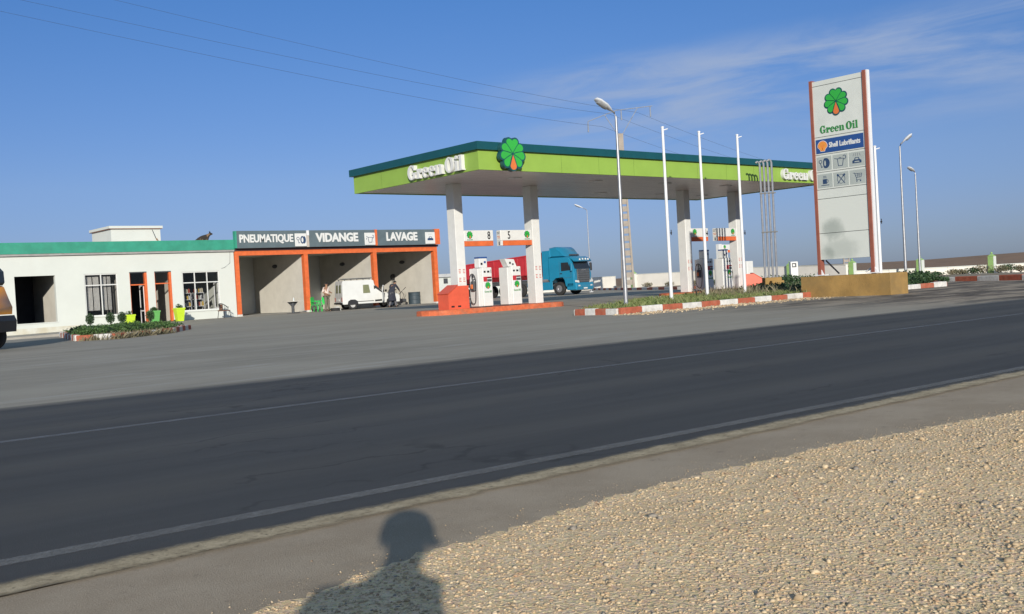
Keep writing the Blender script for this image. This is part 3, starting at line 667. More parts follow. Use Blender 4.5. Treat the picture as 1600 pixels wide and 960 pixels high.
# ================================================================ CANOPY
CX0,CY0,CL_,CD_,CZ,CH=21.1,25.74,20.7,7.61,4.78,.914
YC=29.63
can=thing('fuel_canopy','lime green flat fuel canopy with dark teal top edge on four white columns','canopy',(CX0,CY0,0))
mb=MB(); th=.08; g1=CZ+.65
mb.box((0,0,CZ),(CL_,th,g1),LIME); mb.box((0,CD_-th,CZ),(CL_,CD_,g1),LIME); mb.box((0,th+.001,CZ),(th,CD_-th-.001,g1),LIME); mb.box((CL_-th,th+.001,CZ),(CL_,CD_-th-.001,g1),LIME); mb.build('fascia',can)
for k in range(1,11):
    x=k*CL_/11; j_=MB(); j_.box((x-.006,-.003,CZ+.01),(x+.006,-.0005,g1-.01),mat('joint_olive',(.13,.22,.04),.7)); j_.build('fascia_joint',can)
for k in range(1,4):
    y=k*CD_/4; j_=MB(); j_.box((-.003,y-.006,CZ+.01),(-.0005,y+.006,g1-.01),mat('joint_olive',(0,0,0))); j_.build('fascia_joint',can)
mb=MB(); e=.12; mb.box((-e,-e,g1+.002),(CL_+e,CD_+e,CZ+CH),TEAL); mb.build('top_band',can)
mb=MB(); mb.box((th+.002,th+.002,CZ+.03),(CL_-th-.002,CD_-th-.002,CZ+.06),SOFFIT)
for k in range(1,38):
    y=th+k*(CD_-2*th)/38; mb.box((th+.01,y-.006,CZ+.0275),(CL_-th-.01,y+.006,CZ+.0297),GREYM)
mb.build('soffit',can)
for k in range(1,13):
    pass
for cx in (3.2,7.4,11.5,15.6,18.6):
    for cy in (1.9,5.6):
        mb=MB(); mb.box((cx-.2,cy-.2,CZ+.0),(cx+.2,cy+.2,CZ+.028),WMET); mb.build('downlight',can)
COLX=[23.0,26.83,36.2,40.0]
ZI=.18
for i,x in enumerate(COLX):
    mb=MB(); mb.box((x-CX0,YC-CY0,ZI-.02),(x-CX0+.40,YC-CY0+.46,CZ+.028),WGLOSS,.012)
    c=mb.build('column',can)
    for (zx,zz) in ((.10,1.62),(.10,1.30),(.29,1.62),(.29,1.30)):
        nm=MB(); nm.prism([(-.05,-.15),(.05,-.15),(.05,.03),(-.05,.03)],0,.002,WHITE,'z')
        for r in range(3):
            stroke(nm,[(-.045,-r*.06),(.045-.02*(r%2),-r*.06)],.022,mat('red_print',(.5,.05,.05),.6),.002,.005)
        nm.build('safety_notice',c,rot=FACE_Y,loc=(x-CX0+zx,YC-CY0,zz))
# pump number boards carried by the columns
def board(xa,xb,num,left,zt=3.07,zb=2.48,par=None,y=YC,extra=True):
    par=par or can; ox,oy=par.location.x,par.location.y
    mb=MB(); d=.26
    mb.box((xa-ox,y-oy+.02,zb+.19),(xb-ox,y-oy+.02+d,zt),WGLOSS,.015); mb.box((xa-ox+(.0 if left else .10),y-oy+.04,zb),(xb-ox-(0 if left else .0),y-oy+d,zb+.188),ORANGE)
    if not left: mb.box((xa-ox,y-oy+.03,zb),(xa-ox+.098,y-oy+d,zb+.188),WGLOSS); mb.box((xa-ox-.004,y-oy+.10,zb+.02),(xa-ox+.0,y-oy+.16,zb+.16),BLACK)
    b=mb.build('number_board',par)
    lx=xa+.26 if left else xb-.26
    em=MB(); emblem(em,.14,0,.008); em.build('emblem',b,loc=(lx-ox,y-oy+.018,zt-.17),rot=FACE_Y)
    gt=MB(); green_oil(gt,TGREEN,.045,.26,0,.005); gt.build('lettering',b,loc=(lx-ox,y-oy+.018,zt-.35),rot=FACE_Y)
    nx=xb-.22 if left else xa+.42
    if num: text(num,.42,BLACK,'number',b,(nx-ox,y-oy+.016,zt-.21),FACE_Y,.004,.006,sx=.72)
    if not left:
        s=MB()
        for (a,bb,c) in ((-.08,.08,.1),(-.08,.06,.04),(-.08,.08,-.06),(-.05,.08,-.12)): stroke(s,[(a,c),(bb,c)],.02,BLACK if c>0 else LOGOO,0,.004)
        s.build('small_print',b,loc=(xa-ox-.002,y-oy+.15,zt-.17),rot=FACE_X)
board(23.42,24.83,'8',True); board(25.2,26.81,'5',False); board(36.62,37.86,'4',True); board(38.50,39.98,'1',False)
mb=MB(); green_oil(mb,WGLOSS,.50,3.15,0,.14); mb.build('lettering',can,loc=(-.002,28.0-CY0,5.10),rot=FACE_X)
mb=MB(); green_oil(mb,WGLOSS,.46,3.0,0,.14); mb.build('lettering',can,loc=(39.6-CX0,-.002,5.12),rot=FACE_Y)
mb=MB(); emblem(mb,.56,0,.16); mb.build('emblem',can,loc=(22.36-CX0,-.13,5.30),rot=FACE_Y)
# islands
def island(x0,x1,y0,y1,label):
    mb=MB(); n=8; pts=[]
    r=(y1-y0)/2; pts=[(x1-r+r*math.cos(a),(y0+y1)/2+r*math.sin(a)) for a in np.linspace(-math.pi/2,math.pi/2,9)]+[(x0+r+r*math.cos(a),(y0+y1)/2+r*math.sin(a)) for a in np.linspace(math.pi/2,1.5*math.pi,9)]
    rs=[]
    cxm,cym=(x0+x1)/2,(y0+y1)/2
    for z,k in ((-.03,1.0),(ZI-.03,.998),(ZI,.985)): rs.append([(cxm+(a-cxm)*k,cym+(b-cym)*k,z) for a,b in pts])
    mb.loft(rs,ORKERB); o=mb.build('pump_island'); tag(o,label,'pump island'); return o
island(21.2,27.9,28.62,30.55,'orange painted kerb island under the two left pumps')
island(34.6,42.4,28.62,30.55,'orange painted kerb island under the two right pumps')
# pumps
def pump(x,label,hose_side,y=28.95,tilt=False,zz=ZI):
    t=thing('fuel_pump',label,'fuel pump',(x,y,zz),0,'white fuel pumps on the orange islands')
    W,D,Hh=.64,.50,1.46
    mb=MB(); mb.box((.0,0,.04),(W*.3,D,Hh-.02),WGLOSS,.015); mb.box((W*.3+.002,-.04,.04),(W,D+.02,Hh),WGLOSS,.015); mb.box((.03,.03,-.0),(W-.03,D-.03,.04),DKGREY); mb.build('body',t)
    s=MB(); X0=W*.3+.03; X1=W-.03
    s.box((X0,-.046,Hh-.40),(X1,-.041,Hh-.34),RED); s.box((X0,-.046,Hh-.52),(X0+.17,-.041,Hh-.402),RED); s.box((X0+.19,-.046,Hh-.40),(X1,-.0445,Hh-.36),LOGOG); s.box((X0+.18,-.046,Hh-.52),(X1,-.041,Hh-.43),DKGREY); s.build('price_panel',t)
    s=MB(); s.box((X0+.03,-.046,Hh-.19),(X0+.12,-.041,Hh-.12),BLACK); s.box((X0+.19,-.046,Hh-.19),(X0+.30,-.041,Hh-.12),BLACK); s.box((X1-.03,-.046,Hh-.22),(X1-.01,-.041,Hh-.08),DKGREY); s.build('display',t)
    e=MB(); emblem(e,.125,0,.006); e.build('emblem',t,loc=((X0+X1)/2,-.041,.80),rot=FACE_Y)
    g=MB(); green_oil(g,TGREEN,.07,.34,0,.005); g.build('lettering',t,loc=((X0+X1)/2,-.041,.57),rot=FACE_Y)
    # card reader / head
    h=MB()
    if tilt: h.prism([(-.0,0),(.42,0),(.30,.27),(-.16,.30)],.05,.35,WGLOSS); h.box((.06,.045,.10),(.14,.049,.18),BLACK); h.box((.2,.045,.05),(.28,.049,.12),DKGREY); hx=.1
    else: h.box((0,.05,0),(.38,.35,.34),WGLOSS,.02); h.prism([(.02,.342),(.40,.342),(.38,.40),(.0,.40)],.06,.34,BLUE); h.box((.06,.044,.1),(.15,.049,.18),BLACK); h.box((.22,.044,.16),(.31,.049,.24),BLUE); hx=.14
    h.build('terminal',t,loc=(hx,0,Hh+.003))
    # hose and nozzle
    sx=0 if hose_side<0 else W; q=hose_side
    hs=MB(); pts=[(sx+q*.03,.25,Hh-.35)]
    for k in range(0,21):
        a=math.pi*(.5-k/20*2); pts.append((sx+q*(.09+.02*math.sin(k)),.24+.20*math.cos(a)*1.0-.02,.70+.56*math.sin(a)))
    pts.append((sx+q*.05,.25,.8)); hs.tube(pts,.016,BLACK,7); hs.build('hose',t,smooth=True)
    nz_=MB(); nz_.box((sx+q*.004,.14,.62),(sx+q*.10,.34,.98),DKGREY,.02); nz_.box((sx+q*.10,.19,.70),(sx+q*.15,.29,.86),LOGOO if q<0 else BLACK,.01); nz_.tube([(sx+q*.12,.24,.86),(sx+q*.10,.2,1.02),(sx+q*.03,.16,1.06)],.016,DKGREY,7); nz_.build('nozzle',t,smooth=False)
    return t
px=lambda u,v:onY(u,v,28.95)[0]
p1=px(754,450)-.19; p2=px(800,450)-.19; p3=px(1104,430)-.19; p4=px(1134,430)-.19
pump(p1,'fuel pump beneath the board numbered 8, hose looped on its left','-' and -1)
pump(p2,'fuel pump beneath the board numbered 5, hose hanging on its right',1,tilt=True)
pump(p3,'fuel pump beneath the board numbered 4, behind the thin flag pole',-1)
pump(p4,'fuel pump beneath the board numbered 1, beside the rightmost column',1)
# orange bins
def bin_(x,y,label,rz=0,z=ZI):
    t=thing('litter_bin',label,'bin',(x,y,z),rz,'orange sloping bins on the pump islands')
    mb=MB(); mb.prism([(0,0),(.95,0),(.95,.72+.12),(.45,.72+.12),(0,.42+.12)][::1],0,.62,mat('bin_orange',(.62,.10,.05),.45,.08,3)); mb.build('body',t)
    l=MB(); l.add([(0,0,.545),(.45,0,.845),(.45,.62,.845),(0,.62,.545),(-.03,-.02,.57),(.47,-.02,.885),(.47,.64,.885),(-.03,.64,.57)],[(0,1,2,3),(4,5,6,7),(0,1,5,4),(1,2,6,5),(2,3,7,6),(3,0,4,7)],mat('bin_orange',(0,0,0))); l.build('lid',t)
    h=MB(); h.box((.12,-.006,.07),(.26,.0,.13),BLACK); h.box((.42,-.006,.07),(.56,.0,.13),BLACK); h.build('slot',t)
bin_(22.02,29.0,'orange sloping bin at the foot of the leftmost column',z=ZI)
P=gp(1186,451,.1)
bin_(41.55,29.9,'orange bin behind the rightmost column, seen past the last flag pole',R_(180)) if False else bin_(P[0]+.1,P[1],'orange bin right of the rightmost column, behind the flag pole',R_(139),0.0)
# rear truck lane board
P=gp(1129,447.5); rb=thing('lane_board_post','white post with emblem board behind the pump numbered 1','sign',(P[0],P[1],0))
mb=MB(); mb.box((-.17,0,0),(.17,.3,3.12),WGLOSS,.01); mb.box((2.1,-.1,.0),(2.5,.3,3.15),WGLOSS,.01); mb.build('post',rb)
board(P[0]+.2,P[0]+1.9,'',True,3.07,2.48,rb,P[1]-.05)
mb=MB(); mb.box((1.75,-1.0,.0),(2.5,-.4,1.75),WGLOSS,.02); mb.build('cabinet',rb)
# ================================================================ TOTEM SIGN
TX,TY0,TY1=28.4,16.14,17.86     # panel plane, its near (right) and far (left) edges
tot=thing('totem_sign','tall white totem sign with brown rails, flower emblem and service icons','totem sign',(TX,TY1,0))
TW=TY1-TY0; Z0,Z1=1.17,6.82
mb=MB()
zc=[6.82,6.64,4.98,4.30,3.55,2.78,2.42,1.70,1.17][:]
def f_blotch(t,b):  # soft dark uneven blotches mixed into the colour of the lower panels
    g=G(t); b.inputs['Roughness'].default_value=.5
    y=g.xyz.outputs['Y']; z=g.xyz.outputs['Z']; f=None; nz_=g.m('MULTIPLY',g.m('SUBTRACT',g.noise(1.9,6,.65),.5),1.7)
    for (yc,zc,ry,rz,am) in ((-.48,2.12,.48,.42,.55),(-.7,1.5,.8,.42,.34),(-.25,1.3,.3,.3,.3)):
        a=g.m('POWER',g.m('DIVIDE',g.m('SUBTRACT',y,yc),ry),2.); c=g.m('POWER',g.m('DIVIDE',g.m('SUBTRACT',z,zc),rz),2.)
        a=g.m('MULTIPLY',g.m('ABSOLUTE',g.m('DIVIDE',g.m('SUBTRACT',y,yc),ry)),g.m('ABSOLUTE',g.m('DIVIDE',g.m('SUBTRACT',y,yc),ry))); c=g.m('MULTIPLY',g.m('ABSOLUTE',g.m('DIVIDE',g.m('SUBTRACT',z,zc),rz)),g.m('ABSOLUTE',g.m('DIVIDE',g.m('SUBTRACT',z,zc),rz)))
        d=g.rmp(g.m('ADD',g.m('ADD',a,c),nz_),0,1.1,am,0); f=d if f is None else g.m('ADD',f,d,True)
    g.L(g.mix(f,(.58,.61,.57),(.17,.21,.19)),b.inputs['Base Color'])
BLOTCH=node_ground('blotched_totem_panel',f_blotch)
# convert photographed seam heights (left edge pixels) to metres
def tz(py): return float(onX(1269+ (py-128)*.043,py,TX)[2])
seams=[tz(v) for v in (129,137,216.5,244,271,298,312.5,366,407)]
Z1,Z0=seams[0],seams[-1]
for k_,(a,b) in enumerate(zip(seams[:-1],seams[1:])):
    mb.box((0,-TW,b+.012),(.22,0,a-.004),BLOTCH if k_>=6 else SGNW)
mb.box((.02,-TW+.01,Z0+.01),(.2,-.01,Z1-.01),DKGREY)
mb.build('panel',tot)
for (y,nm) in ((.0,'l'),(-TW-.11,'r')):
    mb=MB(); mb.box((-.03,y+.002,Z0-.75),(.20,y+.105,Z1+.04),BROWNR)
    if nm=='r': mb.box((.02,y-.04,Z0-.6),(.16,y-.0,Z1+.045),WMET)
    mb.build('rail',tot)
for y in (.05,-TW-.06,):
    mb=MB(); mb.box((-.12,y-.14,.68),(.32,y+.14,.705),WMET); mb.prism([(y-.13,.706),(y+.13,.706),(y+.05,.86),(y-.05,.86)],.0,.03,WMET,'x'); mb.build('foot_plate',tot)
mb=MB(); mb.tube([(.1,-.12,Z0-.02),(.0,-.62,.72)],.025,BLACK,6); mb.tube([(.1,-TW-.06,Z0-.25),(.1,-TW+.25,.72)],.025,WMET,6); mb.build('brace',tot)
e=MB(); emblem(e,.415,0,.01); zz=(seams[1]*.63+seams[2]*.37); e.build('emblem',tot,loc=(-.002,-TW*.47,zz+.02),rot=FACE_X)
g=MB(); green_oil(g,TGREEN,.235,1.30,0,.012); g.build('lettering',tot,loc=(-.002,-TW*.50,seams[2]+.23),rot=FACE_X)
mb=MB(); mb.box((-.012,-TW+.05,seams[3]+.05),(-.001,-.04,seams[2]-.07),BLUE); bp_=mb.build('blue_panel',tot)
bz=(seams[2]+seams[3])/2-.01
text('Shell Lubrifiants',.215,WGLOSS,'lettering',bp_,(-.013,-TW*.50-.17,bz),FACE_X,.003,.008,sx=.78)
e=MB(); sh_pts=[(-.07,-.155),(.07,-.155),(.09,-.10),(.16,-.03)]+arc(0,.0,.165,.16,5,175,12)+[(-.16,-.03),(-.09,-.10)]
poly(e,[(x*1.08,y*1.08) for x,y in sh_pts],WGLOSS,0,.003); poly(e,[(x*.98,y*.98) for x,y in sh_pts],LOGOO,.003,.005); poly(e,[(x*.86,y*.86) for x,y in sh_pts],SHELLO,.005,.007)
for a in range(40,150,20): stroke(e,[(0,-.11),(.13*math.cos(R_(a)),.12*math.sin(R_(a)))],.008,LOGOO,.007,.008)
e.build('shell_emblem',bp_,loc=(-.013,-.27,bz),rot=FACE_X)
def icon(k,yc,zc_,s):
    i=MB(); i.box((-.255,-s/2,0),(.255,s/2,.006),ICBG); z0,z1=.006,.011; I=ICON; q=dict(z0=z0,z1=z1)
    if k==0:
        ringpoly(i,.03,0,(.07,.16),(.035,.09),I,z0=z0,z1=z1); poly(i,arc(.06,0,.13,.16,-90,90,10),I,z0,z1-.001); stroke(i,arc(-.13,.06,.05,.05,0,360,12),.016,I,z0,z1); stroke(i,[(-.13,0),(-.10,-.12),(-.05,-.1)],.02,I,z0,z1)
    elif k==1: stroke(i,[(-.1,.08),(-.07,-.14),(.07,-.14),(.11,.08)],.016,I,z0,z1,True); stroke(i,[(-.1,.08),(-.2,.1)],.016,I,z0,z1); stroke(i,arc(.14,.11,.05,.06,-120,150,10),.016,I,z0,z1); stroke(i,[(-.04,.11),(.03,.11)],.016,I,z0,z1)
    elif k==2:
        poly(i,[(-.15,-.13),(-.15,-.05),(-.09,-.02),(-.06,.045),(.06,.045),(.09,-.02),(.15,-.05),(.15,-.13)],I,z0,z1); poly(i,[(-.06,-.02),(-.04,.025),(.04,.025),(.06,-.02)],ICBG,z1,z1+.002); poly(i,[(-.09,-.10),(.09,-.10),(.07,-.07),(-.07,-.07)],ICBG,z1,z1+.002)
        for d in (-.09,-.03,.03,.09): stroke(i,[(d,.17),(d*1.3,.09)],.012,GREYM,z0,z1)
    elif k==3:
        poly(i,[(-.08,-.1),(.06,-.1),(.06,.05),(-.08,.05)],I,z0,z1); stroke(i,arc(.06,-.02,.05,.05,-90,90,8),.014,I,z0,z1); stroke(i,[(-.13,-.14),(.13,-.14)],.02,I,z0,z1)
        for d in (-.05,-.01,.03): stroke(i,[(d,.08),(d+.012,.11),(d-.004,.15)],.01,I,z0,z1)
    elif k==4: stroke(i,arc(0,0,.13,.14,0,360,20),.01,I,z0,z1); stroke(i,[(-.12,-.14),(.10,.12)],.02,I,z0,z1); stroke(i,[(.12,-.14),(-.10,.12)],.02,I,z0,z1+.001); poly(i,arc(-.11,.12,.03,.04,0,360,10),I,z0,z1+.002); poly(i,[(.06,.1),(.1,.06),(.15,.12),(.11,.16)],I,z0,z1+.002)
    else:
        stroke(i,[(-.15,.12),(-.1,.12),(-.05,-.02),(.11,-.02),(.14,.09),(-.08,.1)],.012,I,z0,z1); stroke(i,[(-.03,-.02),(-.05,-.09),(.11,-.09)],.012,I,z0,z1); stroke(i,[(-.06,.05),(.12,.04)],.01,I,z0,z1)
        for d in (-.03,.09): poly(i,arc(d,-.13,.022,.022,0,360,8),I,z0,z1)
        for d in (0,.05): stroke(i,[(d,.09),(d,-.02)],.008,I,z0,z1)
    i.build('icon_panel',tot,loc=(-.001,yc,zc_),rot=FACE_X)
for r,(a,b) in enumerate(((seams[3],seams[4]),(seams[4],seams[5]))):
    for c in range(3): icon(r*3+c,-.30-c*.56,(a+b)/2,(a-b)*.78)
pl=MB(); pl.prism([(28.3,15.5),(29.35,15.5),(29.35,18.55),(28.3,18.55)],-.05,.66,YBOX,'z'); o=pl.build('sign_plinth'); tag(o,'weathered ochre masonry plinth under the totem sign','plinth')
# ================================================================ POLES
def street_lamp(x,y,z,hgt,ang,label,hd=1.0,arm=.55,tiltup=.25,r0=.075,r1=.04):
    t=thing('street_lamp',label,'street lamp',(x,y,z),ang,'galvanised street lamps round the station')
    mb=MB(); mb.tube([(0,0,0),(0,0,1.2),(0,0,hgt)],[r0,r0*.92,r1],GREYM,12); mb.box((-.16,-.16,0),(.16,.16,.03),GREYM); mb.build('pole',t,smooth=True)
    mb=MB(); mb.tube([(0,0,hgt-.02),(arm*.35,0,hgt+.12*1),(arm,0,hgt+.12+tiltup*arm)],[r1,r1*.9,r1*.8],GREYM,8); mb.build('arm',t,smooth=True)
    mb=MB(); L0=.78*hd; q=[]
    for s,wd,ht in ((0,.05,.04),(.12,.09,.07),(.4,.15,.10),(.8,.15,.09),(.97,.10,.06),(1,.04,.03)):
        q.append([(s*L0,wd*math.cos(a),ht*math.sin(a) if math.sin(a)>0 else ht*.35*math.sin(a)) for a in [2*math.pi*k/12 for k in range(12)]])
    mb.loft(q,mat('lamp_housing',(.62,.64,.66),.35,.05)); lh=mb.build('lamp_head',t,smooth=True,loc=(arm*.9,0,hgt+.10+tiltup*arm*.9),rot=(0,-math.atan(tiltup)-.15,0))
    mb=MB(); q=[]
    for s,wd in ((.3,.05),(.38,.11),(.78,.11),(.86,.05)): q.append([(s*L0,wd*math.cos(a),-.03+.055*math.sin(a)) for a in [math.pi+math.pi*k/8 for k in range(9)]])
    mb.loft(q,mat('lamp_lens',(.25,.26,.27),.15,.05)); mb.build('lens',lh,smooth=True)
    return t
LT=onY(962,177,20.3); A=LT
street_lamp(A[0],A[1],.1,float(LT[2])-.2,R_(172),'nearest tall street lamp, its pale head pointing left, rising before the canopy',.82,.18,.38,.066,.035)
A=gp(1416,440); street_lamp(A[0],A[1],0,6.85,R_(-60),'street lamp just right of the totem, the taller of that pair',.75,.18,.6)
A=gp(1438,434); street_lamp(A[0],A[1],0,6.35,R_(170),'shorter thinner street lamp behind the one right of the totem',.75,.12,.3)
A=gp(924,456.5); street_lamp(A[0],A[1],0,7.0,R_(140),'distant street lamp rising behind the blue truck cab',1.0,.4,.3,.06,.03)
A=gp(1002,455)
for i,(u,v,lab) in enumerate(((1047,468.4,'leftmost of the three bare white flag poles'),(1104,463.8,'middle one of the three bare white flag poles'),(1162,459.2,'rightmost of the three bare white flag poles, before the last column'),(1374.5,443,'bare white flag pole rising behind the totem sign'))):
    A=(onY(1035,200,21.8),onY(1092,207,22.4),onY(1151.5,212,22.4),onX(1366.5,230,31.5))[i]; hf=float(A[2]); t=thing('flag_pole',lab,'flag pole',(A[0],A[1],0.0),0,'white flag poles in the planted strip')
    mb=MB(); mb.tube([(0,0,0),(0,0,2.4),(0,0,hf)],[.058,.052,.042],WMET,10); mb.build('pole',t,smooth=True)
    mb=MB(); mb.lathe([(0,0),(.055,0),(.055,.03),(.02,.05),(0,.05)],WMET,(0,0,hf+.001),10); mb.tube([(0,0,hf-.08),(.14,-.1,hf-.04)],.018,WMET,6); mb.build('finial',t)
    mb=MB(); mb.tube([(.05,-.05,2.35),(.09,-.09,2.35)],.025,BLACK,6); mb.tube([(.075,-.075,2.28),(.075,-.075,2.45)],.015,BLACK,6); mb.build('cleat',t)
# vent pipes
A=onY(1206,451,24.5); vp=thing('vent_pipes','four tall steel tank vent pipes with hooked tops in an ochre block','vent pipes',(A[0],A[1],.1),R_(-41))
s_=1/1582.6*float((A-C0)@CF)
for k in range(4):
    x=(-.012-.0+0)*0+(-9.2+6.1*k)*s_; ht=(449-247)*s_+.02*k
    mb=MB(); mb.tube([(x,0,.2),(x,0,ht-.12),(x-.03,0,ht-.03),(x-.10,-.02,ht),(x-.17,-.03,ht-.05)],.045,GREYM,8); mb.build('vent_pipe',vp,smooth=True)
for zz in (.45,.75): 
    mb=MB(); mb.box((-12*s_,-.07,202*s_*zz),(13*s_,-.045,202*s_*zz+.05),DKGREY); mb.build('clamp_bar',vp)
mb=MB(); mb.box((-12*s_,-.25,-.12),(14*s_,.3,.55),YBOX,.02); mb.box((-5*s_,-.60,-.12),(14*s_,-.252,.42),YBOX,.02); mb.build('base_block',vp)
# utility pole and wires
def upole(x,y,hh,label,rz):
    t=thing('utility_pole',label,'utility pole',(x,y,0),rz,'slotted concrete utility poles')
    PC=mat('pole_concrete',(.30,.265,.225),.9,.1,3); mb=MB()
    w0,w1=.50,.24
    for s in (-1,1):
        mb.loft([[(s*w0-.09,-.14,0),(s*w0+.09,-.14,0),(s*w0+.09,.14,0),(s*w0-.09,.14,0)],[(s*w1*.8-.07,-.1,hh),(s*w1*.8+.07,-.1,hh),(s*w1*.8+.07,.1,hh),(s*w1*.8-.07,.1,hh)]],PC)
    n=18
    for k in range(n):
        z=.4+k*(hh-1)/n; wd=w0+(w1*.8-w0)*z/hh; mb.box((-wd+.08,-.06,z),(wd-.08,.06,z+.46),PC)
    mb.build('pole',t)
    mb=MB()
    mb.box((-.26,-.14,hh-1.2),(.26,.14,hh+1.1),mat('pole_concrete',(0,0,0)))
    mb.build('pole_head',t)
    mb=MB(); z=hh+2.9; 
    for a,b in (((-2.8,0,z-.55),(-.2,0,z+.3)),((-.2,0,z+.3),(3.0,0,z+.5)),((.2,0,hh+1.0),(1.7,0,z+.45)),((-.2,0,hh+1.),(-1.3,0,z-.05))): mb.tube([a,b],.04,mat('arm_steel',(.22,.25,.30),.6),6)
    mb.build('cross_arm',t)
    for (ix,iz) in ((-2.8,z-.6),(0.2,z+.3),(2.8,z+.45)):
        mb=MB(); mb.tube([(ix,0,iz),(ix,0,iz-.9)],[.045,.07],mat('arm_steel',(0,0,0)),8); mb.build('insulator',t)
    mb=MB(); mb.box((-1.6,-.25,hh-1.32),(1.6,.25,hh-1.22),GREYM); mb.build('platform',t)
    return t,z
A=gp(982,452.5); PH=12.8; upX,upY=A[0],A[1]
pt,pz=upole(upX,upY,PH,'slotted concrete utility pole seen behind the near street lamp and canopy',R_(-41))
def wirept(u,v,dist):
    d=ray(u,v); d=d/np.linalg.norm(d[:2]); return C0+d*dist
POLE2=Vector((*wirept(1322,400,185)[:2],0)); dup(pt,POLE2,R_(-41),'farther slotted concrete utility pole hidden behind the totem sign')
ends=[(wirept(-160,-17,26)),(wirept(-160,-42,26.5)),(wirept(-160,-82,27))]
tops=[(941,198),(951,178),(996,176)]
DA=math.hypot(upX,upY)
for i,(e_,(u,v)) in enumerate(zip(ends,tops)):
    a=Vector(e_); b=Vector(wirept(u,v,DA)); mb=MB(); pts=[]
    for k in range(41):
        t=k/40; p=a.lerp(b,t); p.z-=4*t*(1-t)*(.35); pts.append(p)
    mb.tube(pts,[.003+.008*(k/40) for k in range(41)],mat('wire_dark',(.10,.13,.18),.6),4)
    o=mb.build('power_line'); tag(o,('lowest','middle','topmost')[i]+' thin power line crossing the sky left of the utility pole','power line','power lines crossing the sky')
    b2=POLE2+Vector(((-2.1,.15,2.1)[i],(1.8,-.1,-1.8)[i],pz+(-1.5,-.6,-.45)[i])); pts=[b.lerp(b2,k/20)-Vector((0,0,4*(k/20)*(1-k/20)*.9)) for k in range(21)]
    mb=MB(); mb.tube(pts,.011,mat('wire_dark',(0,0,0)),4); o=mb.build('power_line'); tag(o,('lowest','middle','topmost')[i]+' thin power line dropping right of the utility pole behind the flag poles','power line','power lines crossing the sky')
# ================================================================ BOUNDARY WALL, PILLARS, SHRUBS
def wdep(u): return float(np.interp(u,[700,961,972,1063,1165,1323,1327,1389,1480,1600,1700],[115,104,100,95,89,80,66,65,64,63,62]))
def wallrun(pts,label,m=CREAM,th=.22):
    mb=MB()
    P=[(gp(u,v)[:2],None,u,v,t) for u,v,t in pts]; Q=[]
    for (u,v,t) in pts:
        d=ray(u,t); D=wdep(u); z=H+d[2]*D; Q.append((d[0]*D,d[1]*D,z))
    for (x0,y0,z0),(x1,y1,z1) in zip(Q[:-1],Q[1:]):
        d=Vector((x1-x0,y1-y0)); n=Vector((-d.y,d.x)).normalized()*th/2
        def rr(x,y,z,k=1): return [(x-n.x*k,y-n.y*k,-.1),(x+n.x*k,y+n.y*k,-.1),(x+n.x*k,y+n.y*k,z-.05),(x-n.x*k,y-n.y*k,z-.05)]
        mb.loft([rr(x0,y0,z0),rr(x1,y1,z1)],m)
        def cc(x,y,z): return [(x-n.x*1.3,y-n.y*1.3,z-.049),(x+n.x*1.3,y+n.y*1.3,z-.049),(x+n.x*1.3,y+n.y*1.3,z),(x-n.x*1.3,y-n.y*1.3,z)]
        mb.loft([cc(x0,y0,z0),cc(x1,y1,z1)],WHITE)
    o=mb.build('boundary_wall'); tag(o,label,'wall','cream boundary walls'); return Q
wallrun([(700,461,446),(800,456,440),(900,451,435.5),(961,448.5,431.5)],'cream boundary wall far behind the truck and left of the utility pole')
wallrun([(972,447.5,429.5),(1063,445,425),(1165,442,418),(1230,439,416),(1323,436,413.3)],'tall cream boundary wall running behind the flag poles and pumps')
wallrun([(1327,437,423.5),(1389,433,421.3),(1480,431,417),(1600,429,411),(1700,429,406)],'low cream boundary wall on the far right beyond the street lamps')
def pillar(u,v,top,label):
    d=ray(u,top); dep=wdep(u)-.25; z=H+d[2]*dep; A=C0+d*dep
    w_=max(.34,8.0*dep/FPX/1.0*.8)
    t=thing('wall_pillar',label,'pillar',(A[0],A[1],0),R_(0),'green and white pillars of the boundary wall')
    mb=MB(); h_=z*.82; mb.box((-w_/2,-w_/2,-.1),(w_/2-.0,w_/2,h_),PGREEN); mb.box((-w_/2-.0,-w_/2-.03,-.1),(w_/2,-w_/2-.002,h_),WHITE); mb.build('shaft',t)
    mb=MB(); mb.loft([[(-w_*.56,-w_*.6,h_+.002),(w_*.56,-w_*.6,h_+.002),(w_*.56,w_*.56,h_+.002),(-w_*.56,w_*.56,h_+.002)],[(-w_*.12,-w_*.12,z*.93),(w_*.12,-w_*.12,z*.93),(w_*.12,w_*.12,z*.93),(-w_*.12,w_*.12,z*.93)]],PGREEN); r=w_*.2; mb.lathe([(.001,z*.93),(r,z*.93+r*.5),(r,z*.93+r*1.3),(.001,z*.93+r*2)],PGREEN,(0,0,0),10); mb.build('cap',t)
pillar(990,445.5,423,'green and white wall pillar right of the utility pole'); pillar(1233,440,409,'green and white wall pillar beside the white cabinet'); pillar(1331,437,405,'green and white wall pillar seen beneath the totem panel'); pillar(1437,433,401,'green and white wall pillar between the two right lamps'); pillar(1549,431,395,'rightmost green and white wall pillar')
A=C0+ray(1242,436)*79.; t=thing('service_cabinet','tall white service cabinet with dark display by the boundary wall','cabinet',(A[0],A[1],0),R_(-41))
s2=float((A-C0)@CF)/FPX; mb=MB(); mb.box((-5.5*s2,0,0),(6*s2,.5,31*s2),WGLOSS,.03); mb.build('body',t); mb=MB(); mb.box((-3.5*s2,-.012,22*s2),(3.5*s2,-.003,29*s2),DKGREY); mb.box((-2*s2,-.016,24*s2),(1*s2,-.013,27*s2),WGLOSS); mb.build('display',t)
